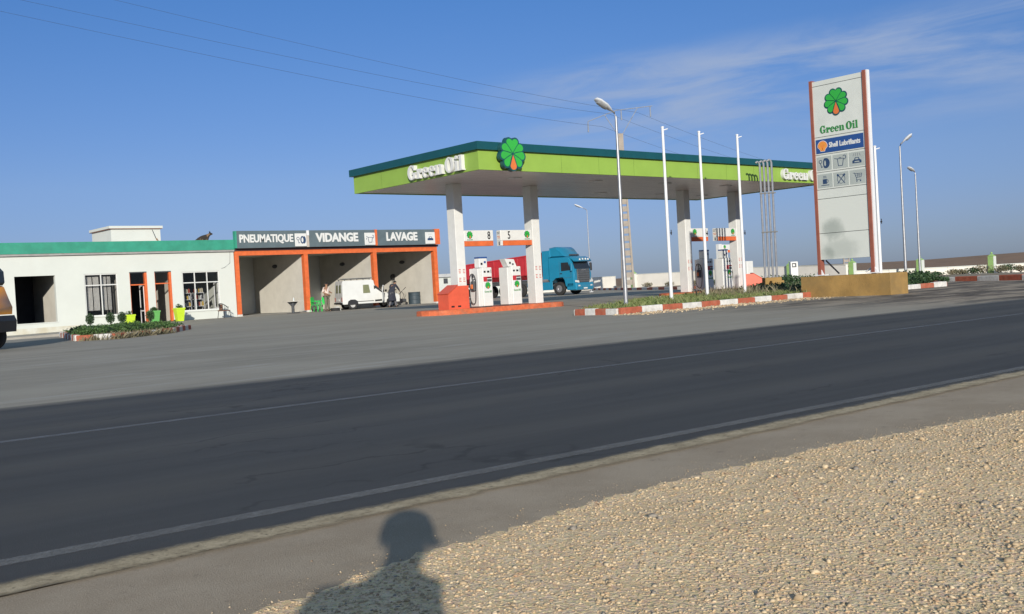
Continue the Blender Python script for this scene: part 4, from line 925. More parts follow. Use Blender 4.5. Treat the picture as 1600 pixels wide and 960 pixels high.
# small white outbuilding
A=gp(692,468.5); t=thing('outbuilding','small white outbuilding beyond the right end of the workshop','outbuilding',(A[0],A[1],0),R_(0))
s2=float((A-C0)@CF)/FPX; mb=MB(); mb.box((-1.5,0,-.2),(1.25,3.5,35*s2),WHITE); mb.box((1.5,1.5,-.2),(9,1.8,17*s2),WHITE); mb.build('wall',t); mb=MB(); mb.box((-1.9,-.2,35*s2+.002),(1.7,3.8,40*s2),mat('slab_grey',(.45,.46,.46),.8)); mb.build('roof',t)
mb=MB(); mb.box((.2,-.05,25*s2),(.65,-.003,33*s2),DKGREY); mb.build('window',t)
# ---------------------------------------------------------------- plants
def bush(x,y,z,rx,ry,rz_,n,m,size,label,name='shrub',grp=None,stem=True):
    t=thing(name,label,'shrub',(x,y,z),random.random()*6,grp)
    mb=MB()
    for k in range(5):
        a=random.random()*6.28; leaves((rx*.4*math.cos(a),ry*.4*math.sin(a),rz_*(.6+.35*random.random())),n//5,size,m,(rx*.7,ry*.7,rz_*.6),mb)
    mb.build('foliage',t)
    mb=MB()
    for k in range(4): a=k*1.6; mb.tube([(0,0,-.02),(rx*.5*math.cos(a),ry*.5*math.sin(a),rz_*.9)],[.02,.006],mat('stem_brown',(.1,.07,.04),.9),5)
    mb.build('stem',t)
    return t
for (u,v,lab) in ((142,522,'leftmost'),(174,520,'second from the left'),(192,519,'third from the left'),(236,516,'rightmost')):
    A=gp(u,v); t=thing('topiary_shrub',lab+' of the four dark rounded topiary shrubs in the flower bed','shrub',(A[0],A[1],.1),0,'topiary shrubs in the flower bed')
    mb=MB(); leaves((0,0,.46),1400,.022,LEAFD,(.17,.17,.22),mb); mb.build('foliage',t); mb=MB(); mb.tube([(0,0,0),(0,0,.45)],.02,mat('stem_brown',(0,0,0)),6); mb.build('stem',t)
def groundcover(name,polyg,n,hmin,hmax,m,label,cat='ground cover',msk=None,z=.1,wd=.012,spread=.6):
    xs_=[p[0] for p in polyg]; ys_=[p[1] for p in polyg]; P=[]
    while len(P)<n:
        x=random.uniform(min(xs_),max(xs_)); y=random.uniform(min(ys_),max(ys_))
        if inside((x,y),polyg) and (msk is None or random.random()<msk(x,y)): P.append((x,y))
    P=np.array(P); a=RNG.random(n)*6.283; h_=hmin+(hmax-hmin)*RNG.random(n)**2
    lean=RNG.normal(size=(n,2))*spread*h_[:,None]; dx=np.stack([np.cos(a),np.sin(a)],1)*wd*(.6+RNG.random(n))[:,None]
    V=np.zeros((n,4,3)); V[:,0,:2]=P-dx;V[:,1,:2]=P+dx;V[:,2,:2]=P+lean*.5+dx*1.1;V[:,3,:2]=P+lean
    V[:,:2,2]=z-.01; V[:,2,2]=z+h_*.6; V[:,3,2]=z+h_
    mb=MB(); mb.add(V.reshape(-1,3).tolist(),[(4*i,4*i+1,4*i+2,4*i+3) for i in range(n)],m); o=mb.build(name); tag(o,label,cat,kind='stuff'); return o
def patch(cx,cy,r): return lambda x,y: max(.02,math.exp(-((x-cx)**2+(y-cy)**2)/r**2))
def clumps(name,polyg,n,r,hh,m,size,per,label,msk=None):
    mb=MB(); k=0
    while k<n:
        x=random.uniform(min(p[0] for p in polyg),max(p[0] for p in polyg)); y=random.uniform(min(p[1] for p in polyg),max(p[1] for p in polyg))
        if not inside((x,y),polyg) or (msk and random.random()>msk(x,y)): continue
        q=r*(.5+random.random()); leaves((x,y,.1+hh*random.uniform(.25,.6)),per,size,m if random.random()<.7 else LEAFD,(q,q,hh*random.uniform(.3,.6)),mb); k+=1
    o=mb.build(name); tag(o,label,'ground cover',kind='stuff')
clumps('ground_cover',[(10.1,31.5),(10.7,30.8),(13.1,32.7),(14.9,35.5),(13.5,37.2),(11.6,38.0)],150,.3,.30,LEAF,.035,170,'low bushy green plants filling the flower bed before the shop')
clumps('verge_creeper',[(30,18.6),(36,18.3),(38.2,20.2),(45,25.6),(44,28.5),(35,26)],240,.45,.36,LEAFD,.05,170,'dark creeping bushes between the vent pipes and the plinth',msk=lambda x,y:.1+.9*ss((x-31)/5))
groundcover('dry_weeds',[(9.7,31.0),(10.7,30.2),(13.3,32.2),(13,32.6),(10.6,31.0)],1500,.04,.26,DRYG,'dry straw weeds along the flower bed kerb','weeds',z=.0)
groundcover('grass',BED2[:3]+[(33,18),(36,21),(40,27),(36,27),(28,25.2)],26000,.03,.19,GRASS,'weedy green grass in the planted strip before the pumps','grass',msk=lambda x,y:.2+.8*math.sin(x*1.3)**2*math.cos(y*.9+x*.3)**2,wd=.014)
groundcover('tall_weeds',[(25,19),(34,19),(38,26),(30,25)],1500,.10,.42,DRYG,'tall pale weeds under the right pumps','weeds',msk=lambda x,y:patch(29.5,22,2.5)(x,y)+patch(33,24,2)(x,y)*.7,wd=.012,spread=.35)
groundcover('verge_grass',[(30,18.4),(36.2,18.2),(38.4,20),(49,27.3),(45,29.6),(36,26)],18000,.05,.30,LEAFD,'dark green weeds round the vent pipes and behind the plinth','ground cover',wd=.03,msk=lambda x,y:.15+patch(44,27.5,4.5)(x,y)+patch(36,20,3)(x,y)+patch(40,24,3)(x,y))
A=gp(1440,446)
for i,(u,v,r,lab) in enumerate(((1418,447,.65,'dark spreading bush at the foot of the taller right lamp'),(1446,447,.6,'dark spreading bush right of the two lamp poles'),(1465,446,.35,'small low bush at the end of the planted strip'),(1180,453,.7,'dark bush left of the ochre vent pipe block'),(1218,452,.8,'dark bush right of the ochre vent pipe block'),(1244,455,.75,'dark bush against the left end of the plinth'))):
    A=gp(u,v); bush(A[0],A[1],.05,r*1.3,r*1.3,r*.6,1100,LEAFD,.05,lab,grp='dark bushes in the planted strip')
for i,(u,v,r) in enumerate(((1466,433,.3),(1488,433,.42),(1505,433,.35),(1522,432,.45),(1538,432,.6),(1562,432,.5),(1580,431,.5),(1595,431,.4),(1085,447,.5),(1115,446,.45),(1010,449,.5),(1045,448,.5))):
    A=C0+ray(u,v)*(wdep(u)-1.3); bush(A[0],A[1],.0,r*1.2,r*1.2,r*.7,420,DRYG if i%3 else LEAFD,.05,('%s dry grey-green shrub along the %s'%(('first','second','third','fourth','fifth','sixth','seventh','eighth')[i],'low right boundary wall, counted from the left')) if i<8 else '%s dry shrub along the tall boundary wall, counted from the right'%(('second','first','fourth','third')[i-8]),grp='dry shrubs by the boundary wall')
# planters
def planter(u,v,m,label,leafn):
    A=onY(u,v,54.6); z=zg(A[0],54.6); t=thing('planter_pot',label,'plant pot',(A[0],54.6,z),0,'square tapered planters at the shop doors')
    mb=MB(); rs=[]
    def sq(w_,z_): return [(-w_,-w_,z_),(w_,-w_,z_),(w_,w_,z_),(-w_,w_,z_)]
    mb.loft([sq(.17,0),sq(.24,.66),sq(.26,.66),sq(.26,.74),sq(.22,.74),sq(.21,.68)],m); mb.build('pot',t)
    mb=MB(); leaves((0,0,.80),leafn,.05,LEAFD,(.2,.2,.16),mb); mb.build('foliage',t)
LP=mat('pot_lime',(.48,.66,.03),.5,.05); GPM=mat('pot_green',(.12,.38,.10),.5,.05)
planter(203,510,LP,'lime planter left of the first orange framed door',90); planter(242,506,GPM,'mid green planter between the two orange framed doors',260); planter(281,503,LP,'lime planter between the second door and the shelf window',120)
# shelves with goods inside the window
def shelf(x,label,w_=.62):
    t=thing('goods_shelf',label,'shelf',(x,YB+.55,-.05),0,'white shelving units behind the shop window')
    mb=MB()
    for z in (.35,.8,1.2,1.58): mb.box((0,0,z),(w_,.35,z+.03),WMET)
    for xx in (0,w_-.03): mb.box((xx,.0,0),(xx+.03,.03,1.62),WMET); mb.box((xx,.32,0),(xx+.03,.35,1.62),WMET)
    mb.build('frame',t)
    return t
cols=[mat('bottle_yellow',(.6,.42,.08),.5),mat('bottle_cream',(.6,.55,.42),.5),mat('bottle_red',(.4,.08,.05),.5),mat('bottle_black',(.05,.05,.06),.5),mat('bottle_white',(.6,.62,.62),.5)]
proto=None
for si,(x,lab) in enumerate(((23.78,'left white shelf of oil bottles behind the shop window'),(24.58,'right white shelf of oil bottles behind the shop window'))):
    shelf(x,lab)
    for li,z in enumerate((.38,.83,1.23,1.61)):
        for k in range(5):
            mb=MB(); w2=.035+.012*random.random(); h2=.2+.07*random.random(); m=cols[random.randrange(5)]
            if li==3 and random.random()<.3: continue
            mb.loft([[(-w2,-.03,0),(w2,-.03,0),(w2,.03,0),(-w2,.03,0)],[(-w2,-.03,h2*.75),(w2,-.03,h2*.75),(w2,.03,h2*.75),(-w2,.03,h2*.75)],[(-w2*.3,-.012,h2),(w2*.3,-.012,h2),(w2*.3,.012,h2),(-w2*.3,.012,h2)]],m)
            o=mb.build('oil_bottle',loc=(x+.08+k*.115,YB+.64,-.05+z)); tag(o,'oil bottle on the %s tier of the %s shelf unit in the window'%(('lowest','second lowest','second highest','top')[li],('left','right')[si]),'bottle','oil bottles on %s shelf of %s unit'%(('lowest','second lowest','second highest','top')[li],('left','right')[si]))
# rattan chair
t=thing('rattan_armchair','brown rattan armchair beside the shop window','chair',(25.55,55.0,zg(25.5,55)),R_(20))
RAT=mat('rattan',(.17,.08,.045),.8,.3,12); mb=MB(); 
mb.box((-.25,-.25,.40),(.25,.25,.45),RAT); mb.build('seat',t)
mb=MB(); pts=[(.27*math.cos(R_(a)),.27*math.sin(R_(a))) for a in range(-20,201,20)]
for i,(x,y) in enumerate(pts): mb.tube([(x*.95,y*.95,.42),(x,y,.62+.22*math.sin(R_(max(0,min(180,-20+i*20)))))],.012,BLACK,5)
mb.tube([(x,y,.62+.22*math.sin(R_(max(0,min(180,-20+i*20))))) for i,(x,y) in enumerate(pts)],.024,BLACK,6)
n_=len(pts); mb.add([(x,y,.47) for x,y in pts[4:]]+[(x,y,.60+.20*math.sin(R_(max(0,min(180,60+i*20))))) for i,(x,y) in enumerate(pts[4:])],[(i,i+1,n_-4+i+1,n_-4+i) for i in range(n_-5)],RAT)
mb.build('backrest',t)
for sx in (-1,1):
    for sy in (-1,1):
        mb=MB(); mb.tube([(sx*.26,sy*.26,0),(sx*.21,sy*.21,.40)],.018,BLACK,6); mb.build('leg',t)
# table with bottle in first bay
A=gp(463,489.3); t=thing('pedestal_table','pale table on a dark pedestal in the first bay','table',(A[0],A[1]-3.2,0.0),R_(0)) if False else thing('pedestal_table','pale table on a dark pedestal before the first bay','table',(29.75,54.6,0),R_(0))
mb=MB(); mb.box((-.5,-.32,.70),(.5,.32,.74),mat('table_top',(.5,.48,.42),.5),.01); mb.build('tabletop',t)
mb=MB(); mb.tube([(0,0,.03),(0,0,.70)],.09,DKGREY,10); mb.box((-.3,-.22,0),(.3,.22,.03),DKGREY); mb.prism([(-.36,.695),(.36,.695),(.08,.42),(-.08,.42)],-.015,.015,DKGREY); mb.build('pedestal',t)
mb=MB(); mb.lathe([(.045,0),(.045,.13),(.02,.18),(.02,.22),(.0,.22)],mat('bottle_plastic',(.55,.6,.6),.3),(0,0,0),10); o=mb.build('bottle',loc=(29.83,54.6,.741)); tag(o,'small white bottle standing on the pedestal table','bottle')
# green plastic chairs (a stack of two)
GPL=mat('green_plastic',(.03,.48,.09),.4,.06)
def pchair(x,y,z,rz,label):
    t=thing('plastic_chair',label,'chair',(x,y,z),rz,'green plastic garden chairs')
    mb=MB(); mb.box((-.22,-.22,.41),(.22,.22,.44),GPL,.01); mb.build('seat',t)
    mb=MB(); mb.prism([(-.22,.46),(.22,.46),(.25,.86),(.12,.92),(-.12,.92),(-.25,.86)],.20,.225,GPL); mb.build('backrest',t)
    for sx in (-1,1):
        mb=MB(); mb.tube([(sx*.25,.2,.66),(sx*.28,-.1,.66),(sx*.27,-.24,.60)],.022,GPL,6); mb.build('armrest',t)
        for sy in (-1,1):
            mb=MB(); mb.tube([(sx*.27,sy*.26,0),(sx*.22,sy*.2,.42 if sy>0 else .62)],[.02,.028],GPL,6); mb.build('leg',t)
pchair(31.35,54.7,0,R_(35),'green plastic chair at left, by the orange post near the standing man'); pchair(31.85,54.55,0,R_(-60),'green plastic chair at right, touching the standing man in the pale shirt')
# drum, hose reel, pressure washer
t=thing('oil_drum','dark blue-grey oil drum inside the third bay','drum',(42.15-1.0,58.1,.03)); mb=MB(); mb.lathe([(.0,0),(.42,0),(.43,.02),(.42,.04),(.42,.30),(.44,.31),(.42,.32),(.42,.58),(.44,.59),(.42,.60),(.42,.82),(.43,.84),(.40,.84),(.39,.80),(.0,.80)],mat('drum_blue',(.035,.055,.07),.6,.15),(0,0,0),24); mb.build('barrel',t,smooth=True)
RX=onX(615,433,41.66); t=thing('hose_reel','black hose reel with hanging hoses on the right wall of the third bay','hose reel',(RX[0]-.26,RX[1],RX[2]-2.25)); mb=MB(); mb.lathe([(.0,-.1),(.22,-.1),(.22,-.07),(.10,-.07),(.10,.07),(.22,.07),(.22,.10),(.0,.10)],BLACK,(.25,0,2.25),16,'y'); mb.box((0,-.05,2.15),(.25,.05,2.35),DKGREY); mb.build('reel',t)
for k in range(4):
    mb=MB(); mb.tube([(.25+.07*(k-1.5),-.03*k,2.15),(.2+.11*(k-1.5),-.02*k,1.5),(.23+.12*(k-1.5),.0,.95-.12*k),(.3+.06*(k-1.5),.03,.85-.12*k),(.27+.02*(k-1.5),.04,1.7)],.018,BLACK,6); mb.build('hose',t,smooth=True)
t=thing('pressure_washer','dark pressure washer trolley inside the third bay beside the drum','pressure washer',(40.1,58.3,.03)); mb=MB(); mb.box((-.45,-.25,.08),(.45,.25,.13),DKGREY); mb.box((-.28,-.15,.13),(.1,.15,.42),BLACK,.03); mb.lathe([(0,-.2),(.12,-.2),(.12,.2),(0,.2)],DKGREY,(.22,0,.30),12,'x'); mb.build('motor',t)
mb=MB(); mb.tube([(-.4,-.2,.1),(-.45,-.2,.95),(-.45,.2,.95),(-.4,.2,.1)],.018,DKGREY,6); mb.tube([(.0,0,.4),(.05,.05,.8),(.3,0,1.05),(.5,0,1.2)],.02,BLACK,6); mb.tube([(.15,0,.4),(.35,.05,.7),(.1,0,.95),(-.2,0,.6)],.02,BLACK,6); mb.build('handle',t)
for sx in (-.3,.3):
    mb=MB(); mb.lathe([(0,-.03),(.1,-.03),(.1,.03),(0,.03)],RUB,(sx,-.28,.1),14,'y'); mb.build('wheel',t)
# ================================================================ VEHICLES
def wheel(par,x,y,r,w_,rimm,hub=None):
    mb=MB(); mb.lathe([(r*.55,-w_/2),(r*.9,-w_/2),(r,-w_/2+.04),(r,w_/2-.04),(r*.9,w_/2),(r*.55,w_/2)],RUB,(0,0,0),24,'y',False); 
    wv=mb.build('wheel',par,smooth=True,loc=(x,y,r))
    s=-1 if y<0 else 1
    m=MB(); m.lathe([(0,-w_*.30),(r*.2,-w_*.30),(r*.25,-w_*.38),(r*.42,-w_*.42),(r*.56,-w_*.40),(r*.56,w_*.40),(r*.45,w_*.3),(0,w_*.28)],rimm,(0,0,0),20,'y'); m.build('rim',wv,smooth=True)
    return wv
# --- van: x forward, near side is y<0
VH=R_(-14); van=thing('panel_van','old white panel van with roof rack parked before the middle bay','van',(0,0,0),VH)
VR=.29; VWB=2.52
def skinbox(mb,side,wt,wb,zt,m): pass
prof=[(-.62,.34),(-.66,.42),(-.66,.75),(-.60,1.72),(-.55,1.80),(1.30,1.80),(1.42,1.74),(1.47,1.46),(2.02,1.03),(2.1,.96),(2.92,.84),(3.02,.78),(3.08,.60),(3.06,.34)]
def shell(prof,hw,mats_,top=.86):
    rs=[]
    for s,k in ((-1,.97),(-1,1),(1,1),(1,.97)):
        pass
    mb=MB()
    zmax=max(p[1] for p in prof)
    def wof(z): return hw*(1-.10*ss((z-.85)/(zmax-.85)))
    n=len(prof); L_=[(x,-wof(z),z) for x,z in prof]; R2=[(x,wof(z),z) for x,z in prof]
    mb.add(L_+R2,[tuple(range(n)),tuple(range(2*n-1,n-1,-1))]+[(i,(i+1)%n,(i+1)%n+n,i+n) for i in range(n)],mats_)
    return mb,wof
VW=mat('van_white',(.58,.59,.57),.35,.04,2,coat=.3,dirt=.15,dirtcol=(.4,.36,.3))
mb,wof=shell(prof,.80,VW); body=mb.build('body',van)
def sidepoly(pts,off,m,name,par,sgn=-1):
    mb=MB(); n=len(pts); A_=[(x,sgn*(wof(z)+off),z) for x,z in pts]; B_=[(x,sgn*(wof(z)-.01),z) for x,z in pts]
    mb.add(A_+B_,[tuple(range(n)),tuple(range(2*n-1,n-1,-1))]+[(i,(i+1)%n,(i+1)%n+n,i+n) for i in range(n)],m); return mb.build(name,par)
VG=mat('van_side_window',(.17,.18,.10),.15,.1)
DG=mat('vehicle_glass',(.02,.025,.03),.08,.1)
for s in (-1,1):
    sidepoly([(.70,.98),(1.16,.98),(1.10,1.50),(.72,1.50)],.004,VG,'side_window',van,s)
    sidepoly([(1.44,.42),(2.06,.44),(2.12,.90),(1.98,1.02),(1.56,1.42),(1.42,1.42)],.006,BLACK if s<0 else VW,'door_opening',van,s)
    sidepoly([(-.3,.46),(1.36,.46),(1.36,.50),(-.3,.50)],.012,BLACK,'rub_strip',van,s)
    sidepoly([(-.36,.30),(-.30,.52),(-.14,.62),(.14,.62),(.30,.52),(.36,.30)],.006,BLACK,'wheel_arch',van,s)
    sidepoly([(VWB-.36,.30),(VWB-.30,.52),(VWB-.14,.62),(VWB+.14,.62),(VWB+.30,.52),(VWB+.34,.30)],.006,BLACK,'wheel_arch',van,s)
    wheel(van,0,s*.70,VR,.16,mat('steel_rim',(.38,.38,.37),.5)); wheel(van,VWB,s*.70,VR,.16,mat('steel_rim',(0,0,0)))
    mb=MB(); mb.box((2.98,s*.62-.12,.60),(3.085,s*.62+.10,.76),mat('lamp_clear',(.6,.6,.58),.15)); mb.build('headlight',van)
    mb=MB(); mb.box((-.675,s*.70-.07,.52),(-.64,s*.70+.07,.78),mat('tail_lamp_red',(.35,.06,.03),.3)); mb.build('tail_light',van)
# rear doors
for s in (-1,1):
    mb=MB(); 
    def rx(z): return -.66+.06*ss(0)+(.06)*max(0,(z-.75))/.97
    mb.add([(rx(z)-.012,s*a,z) for a,z in ((.02,.50),(.62,.50),(.62,1.66),(.02,1.66))]+[(rx(z)+.02,s*a,z) for a,z in ((.02,.50),(.62,.50),(.62,1.66),(.02,1.66))],[(0,1,2,3),(7,6,5,4),(0,4,5,1),(1,5,6,2),(2,6,7,3),(3,7,4,0)],VW); d=mb.build('rear_door',van)
    mb=MB(); mb.add([(rx(z)-.018,s*a,z) for a,z in ((.10,1.05),(.50,1.05),(.48,1.55),(.12,1.55))]+[(rx(z)-.0125,s*a,z) for a,z in ((.10,1.05),(.50,1.05),(.48,1.55),(.12,1.55))],[(0,1,2,3),(7,6,5,4),(0,4,5,1),(1,5,6,2),(2,6,7,3),(3,7,4,0)],VG); mb.build('pane',d)
mb=MB(); mb.box((-.74,-.78,.36),(-.665,.78,.46),BLACK,.02); mb.box((3.06,-.78,.34),(3.2,.78,.52),BLACK,.03); mb.build('bumper',van)
mb=MB(); mb.box((-.69,-.26,.56),(-.674,.26,.67),mat('plate_white',(.7,.7,.68),.5)); mb.build('number_plate',van)
mb=MB(); a=[(1.475,1.44),(2.0,1.05)]; mb.add([(1.49,-.66,1.44),(1.49,.66,1.44),(2.03,.70,1.05),(2.03,-.70,1.05)],[(0,1,2,3)],DG); mb.build('windscreen',van)
mb=MB()
for y in (-.6,.6): mb.tube([(-.5,y,1.90),(1.35,y,1.90)],.018,DKGREY,6)
for k in range(8): mb.tube([(-.45+k*.25,-.6,1.89),(-.45+k*.25,.6,1.89)],.014,DKGREY,6)
for x in (-.4,.4,1.2):
    for y in (-.6,.6): mb.box((x-.02,y-.02,1.79),(x+.02,y+.02,1.895),DKGREY)
for k in range(3): mb.tube([(-.4,-.3+k*.25,1.93),(1.5,-.3+k*.25,1.93)],.03,mat('rack_load',(.2,.2,.18),.8),6)
mb.build('roof_rack',van)
# open near-side door
mb=MB(); mb.prism([(0,.42),(.82,.44),(.86,.9),(.6,1.05),(.3,1.42),(0,1.42)],-.02,.02,VW); d=mb.build('front_door',van,loc=(2.06,-.80,0),rot=(0,0,R_(180+62)))
mb=MB(); mb.prism([(.05,.98),(.58,.98),(.32,1.36),(.05,1.36)],-.026,.026,DG); mb.build('pane',d)
mb=MB(); mb.box((2.1,-1.02,1.0),(2.18,-.82,1.14),BLACK,.02); mb.build('mirror',van)
W=gp(552,483.0); c_,s_v=math.cos(VH),math.sin(VH)
WX,WY=33.55,54.0
van.location=(WX+(-.70)*s_v*-1*-1, WY+.70*c_,0); van.location=(WX+.70*(-s_v)*1,WY+.70*c_,0)
# tyre leaning behind the van
mb=MB(); mb.lathe([(.16,-.09),(.27,-.09),(.29,-.05),(.29,.05),(.27,.09),(.16,.09)],RUB,(0,0,0),20,'z'); o=mb.build('loose_tyre',smooth=True,loc=(32.0,53.5,.09)); tag(o,'loose black tyre lying on the ground behind the van','tyre')
mb=MB(); mb.prism([(-.22,0),(.22,0),(.2,.10),(.07,.26),(-.08,.26),(-.2,.1)],-.12,.12,mat('plastic_canister',(.55,.55,.52),.5)); o=mb.build('canister',loc=(32.35,53.9,0)); tag(o,'small pale canister on the ground by the van rear','canister')
# --- truck: x forward, visible side is y<0
TH=R_(-77); tr=thing('articulated_truck','blue tractor unit with red tipper trailer parked beyond the pumps','truck',(53.7,53.9,0),TH)
HW=1.24
cabp=[(-.05,.95),(-.02,1.5),(-.10,1.95),(-.38,2.72),(-.52,2.82),(-2.3,2.86),(-2.3,1.0),(-2.15,.95),(-2.02,1.05),(-1.75,1.28),(-1.1,1.28),(-.85,1.05),(-.78,.62),(-.72,.55),(-.1,.55)]
def xprism(pts,hw,m,mb=None,bev=.10,zt=None):
    mb=mb or MB(); n=len(pts); cx=sum(p[0] for p in pts)/n; cz=sum(p[1] for p in pts)/n
    rs=[]
    for y,k in ((-hw,.0),(-hw+bev,1),(hw-bev,1),(hw,0)):
        q=[]
        for x,z in pts:
            d=math.hypot(x-cx,z-cz); f=1-(bev*.8/d if k==0 else 0); q.append((cx+(x-cx)*f,y,cz+(z-cz)*f))
        rs.append(q)
    mb.loft(rs,m); return mb
mb=xprism(cabp,HW,CBLUE); mb.build('cab',tr,smooth=True)
# roof deflector and sun visor
mb=xprism([(-.85,2.86),(-1.0,3.05),(-1.3,3.45),(-1.55,3.6),(-1.8,3.64),(-2.3,3.58),(-2.36,2.88)],1.12,CBLUE,bev=.16); mb.build('roof_deflector',tr,smooth=True)
mb=xprism([(-2.1,2.9),(-2.15,3.4),(-2.85,3.38),(-2.85,1.2),(-2.3,1.15),(-2.3,2.9)],1.22,CBLUE,bev=.06); mb.build('side_fairing',tr,smooth=True)
mb=xprism([(-.16,2.52),(-.02,2.42),(.10,2.48),(-.05,2.66),(-.42,2.84),(-.5,2.78)],1.18,CBLUE,bev=.08); mb.build('sun_visor',tr,smooth=True)
# windscreen
mb=MB(); mb.add([(-.085,-1.06,1.92),(-.085,1.06,1.92),(-.29,1.02,2.5),(-.29,-1.02,2.5),(-.10,-1.06,1.90),(-.12,1.06,1.90)],[(0,1,2,3)],DG)
mb.v=[(x+.03,y,z) for x,y,z in mb.v]; mb.build('windscreen',tr)
mb=MB(); mb.add([(-.27,-HW-.003,1.82),(-1.15,-HW-.003,1.78),(-1.15,-HW-.003,2.42),(-.52,-HW-.003,2.42)],[(0,1,2,3)],DG); mb.add([(-.27,HW+.003,1.82),(-1.15,HW+.003,1.78),(-1.15,HW+.003,2.42),(-.52,HW+.003,2.42)],[(0,1,2,3)],DG); mb.build('side_window',tr)
mb=MB(); mb.box((-1.3,-HW-.006,1.25),(-1.285,-HW+.02,2.5),DKGREY); mb.box((-.3,-HW-.006,1.28),(-.285,-HW+.02,1.85),DKGREY); mb.box((-1.28,-HW-.006,1.27),(-.3,-HW+.02,1.285),DKGREY); mb.build('door_seam',tr)
mb=MB(); mb.box((-1.24,-HW-.04,1.58),(-1.08,-HW-.004,1.64),BLACK); mb.build('door_handle',tr)
# grille
mb=MB(); mb.box((-.04,-.86,.86),(.035,.86,1.90),mat('grille_grey',(.07,.075,.08),.4),.02); g_=mb.build('grille',tr)
for k in range(5):
    mb=MB(); mb.box((.035,-.82,.92+k*.165),(.075,.82,1.02+k*.165),mat('grille_bar',(.13,.135,.14),.35,metal=.4),.01); mb.build('grille_bar',g_)
mb=MB(); mb.box((.036,-.28,1.78),(.05,.28,1.84),mat('chrome',(.5,.5,.5),.2,metal=.8)); mb.build('maker_badge',g_)
mb=xprism([(-.05,.30),(.10,.34),(.14,.55),(.10,.86),(-.02,.92),(-.72,.88),(-.78,.34)],1.24,CBLUE,bev=.10); b_=mb.build('bumper',tr,smooth=True)
for s in (-1,1):
    mb=MB(); mb.prism([(s*.74,.86),(s*1.18,.92),(s*1.18,1.06),(s*.78,1.04)],.0,.09,mat('lamp_clear',(0,0,0)),'x'); mb.build('headlight',tr)
    mb=MB(); mb.box((.135,s*.85-.12,.60),(.15,s*.85+.12,.70),mat('lamp_clear',(0,0,0))); mb.build('fog_lamp',tr)
    mb=MB(); mb.box((-.22,s*1.36-.09,1.75),(-.08,s*1.36+.09,2.35),BLACK if s>0 else CBLUE,.03); mb.tube([(-.2,s*1.2,2.3),(-.2,s*1.36,2.3)],.02,BLACK,6); mb.build('mirror',tr)
    mb=MB(); mb.box((-4.3,s*1.22-.03,.42),(-1.98,s*1.22+.03,1.02),CBLUE,.02); mb.build('side_skirt',tr)
mb=MB(); mb.box((.145,-.26,.40),(.16,.26,.50),mat('plate_white',(0,0,0))); mb.build('number_plate',tr)
for y in (-.55,-.15,.25,.6):
    mb=MB(); mb.lathe([(0,0),(.07,0),(.07,.05),(0,.05)],mat('lamp_bright',(.8,.8,.75),.2),(.08,y,2.62 if abs(y)<.5 else 2.6),10,'x'); mb.build('visor_lamp',tr)
mb=MB(); mb.tube([(-.8,-.5,2.98),(-.8,.7,2.98)],.07,DKGREY,8); mb.build('air_horn',tr)
mb=MB(); mb.box((-6.0,-.45,.7),(-1.8,.45,.95),DKGREY); mb.box((-12,-.5,.95),(-3.4,.5,1.25),DKGREY); mb.build('chassis',tr)
ALU=mat('wheel_alloy',(.32,.32,.33),.35,metal=.6)
for s in (-1,1):
    for x in (-1.42,-5.0,-8.2,-9.4,-10.6): wheel(tr,x,s*1.08,.5,.30,ALU)
mb=MB(); mb.lathe([(0,-.5),(.28,-.5),(.28,.5),(0,.5)],mat('tank_alu',(.45,.45,.46),.3,metal=.7),(-2.9,-.95,1.2),16,'x'); mb.build('air_tank',tr)
# trailer
mb=MB(); zf,zr=3.18,2.66
def trs(x,zt,zb): return [(x,-1.22,zb+.35),(x,-1.25,zt),(x,-1.17,zt),(x,-1.14,zb+.4),(x,-.6,zb+.06),(x,.6,zb+.06),(x,1.14,zb+.4),(x,1.17,zt),(x,1.25,zt),(x,1.22,zb+.35),(x,.7,zb),(x,-.7,zb)]
mb.loft([trs(-3.15,zf,1.3),trs(-11.5,zr,1.25)],RED); mb.box((-3.14,-1.25,1.4),(-3.05,1.25,3.3),RED); mb.box((-11.6,-1.22,1.3),(-11.51,1.22,2.66),RED); tb=mb.build('tipper_body',tr)
for k in range(11):
    x=-3.6-k*.76; zt=zf+(zr-zf)*((x+3.15)/-8.35); mb=MB(); mb.box((x-.06,-1.31,1.62),(x+.06,-1.245,zt-.06),RED,.01); mb.build('side_rib',tb)
mb=MB(); mb.loft([[(-3.1,-1.30,zf-.05),(-3.1,-1.12,zf-.05),(-3.1,-1.12,zf+.05),(-3.1,-1.30,zf+.05)],[(-11.5,-1.30,zr-.05),(-11.5,-1.12,zr-.05),(-11.5,-1.12,zr+.05),(-11.5,-1.30,zr+.05)]],RED); mb.build('top_rail',tb)
# --- orange lorry at the left edge (only its nose is in the frame)
A=gp(4,551); ov=thing('orange_lorry','orange lorry with dark windscreen cut off by the left edge of the photo','lorry',(0,0,0),R_(-47))
OR=lambda pts,hw,m,bev=.06:xprism([(x,z*1.2) for x,z in pts],hw,m,bev=bev)
OR([(-.0,.76),(.02,.92),(-.06,1.08),(-.18,1.36),(-.24,1.395),(-1.9,1.395),(-1.9,.76)],.85,ORV).build('cab',ov,smooth=True)
OR([(-.20,1.40),(-.14,1.46),(-.15,1.70),(-.24,1.78),(-1.8,1.78),(-1.85,1.40)],.82,DG,.05).build('cab_glass',ov,smooth=True)
OR([(.05,.38),(.08,.62),(.02,.74),(-1.9,.74),(-1.9,.38)],.88,BLACK,.03).build('bumper',ov)
mb=MB(); mb.box((-5.5,-.9,.7),(-2.0,.9,1.5),ORV,.03); mb.box((-5.5,-.4,.45),(-.3,.4,.68),BLACK); mb.build('load_box',ov)
for s in (-1,1):
    for x in (-.55,-4.4): wheel(ov,x,s*.72,.36,.22,mat('steel_rim',(0,0,0)))
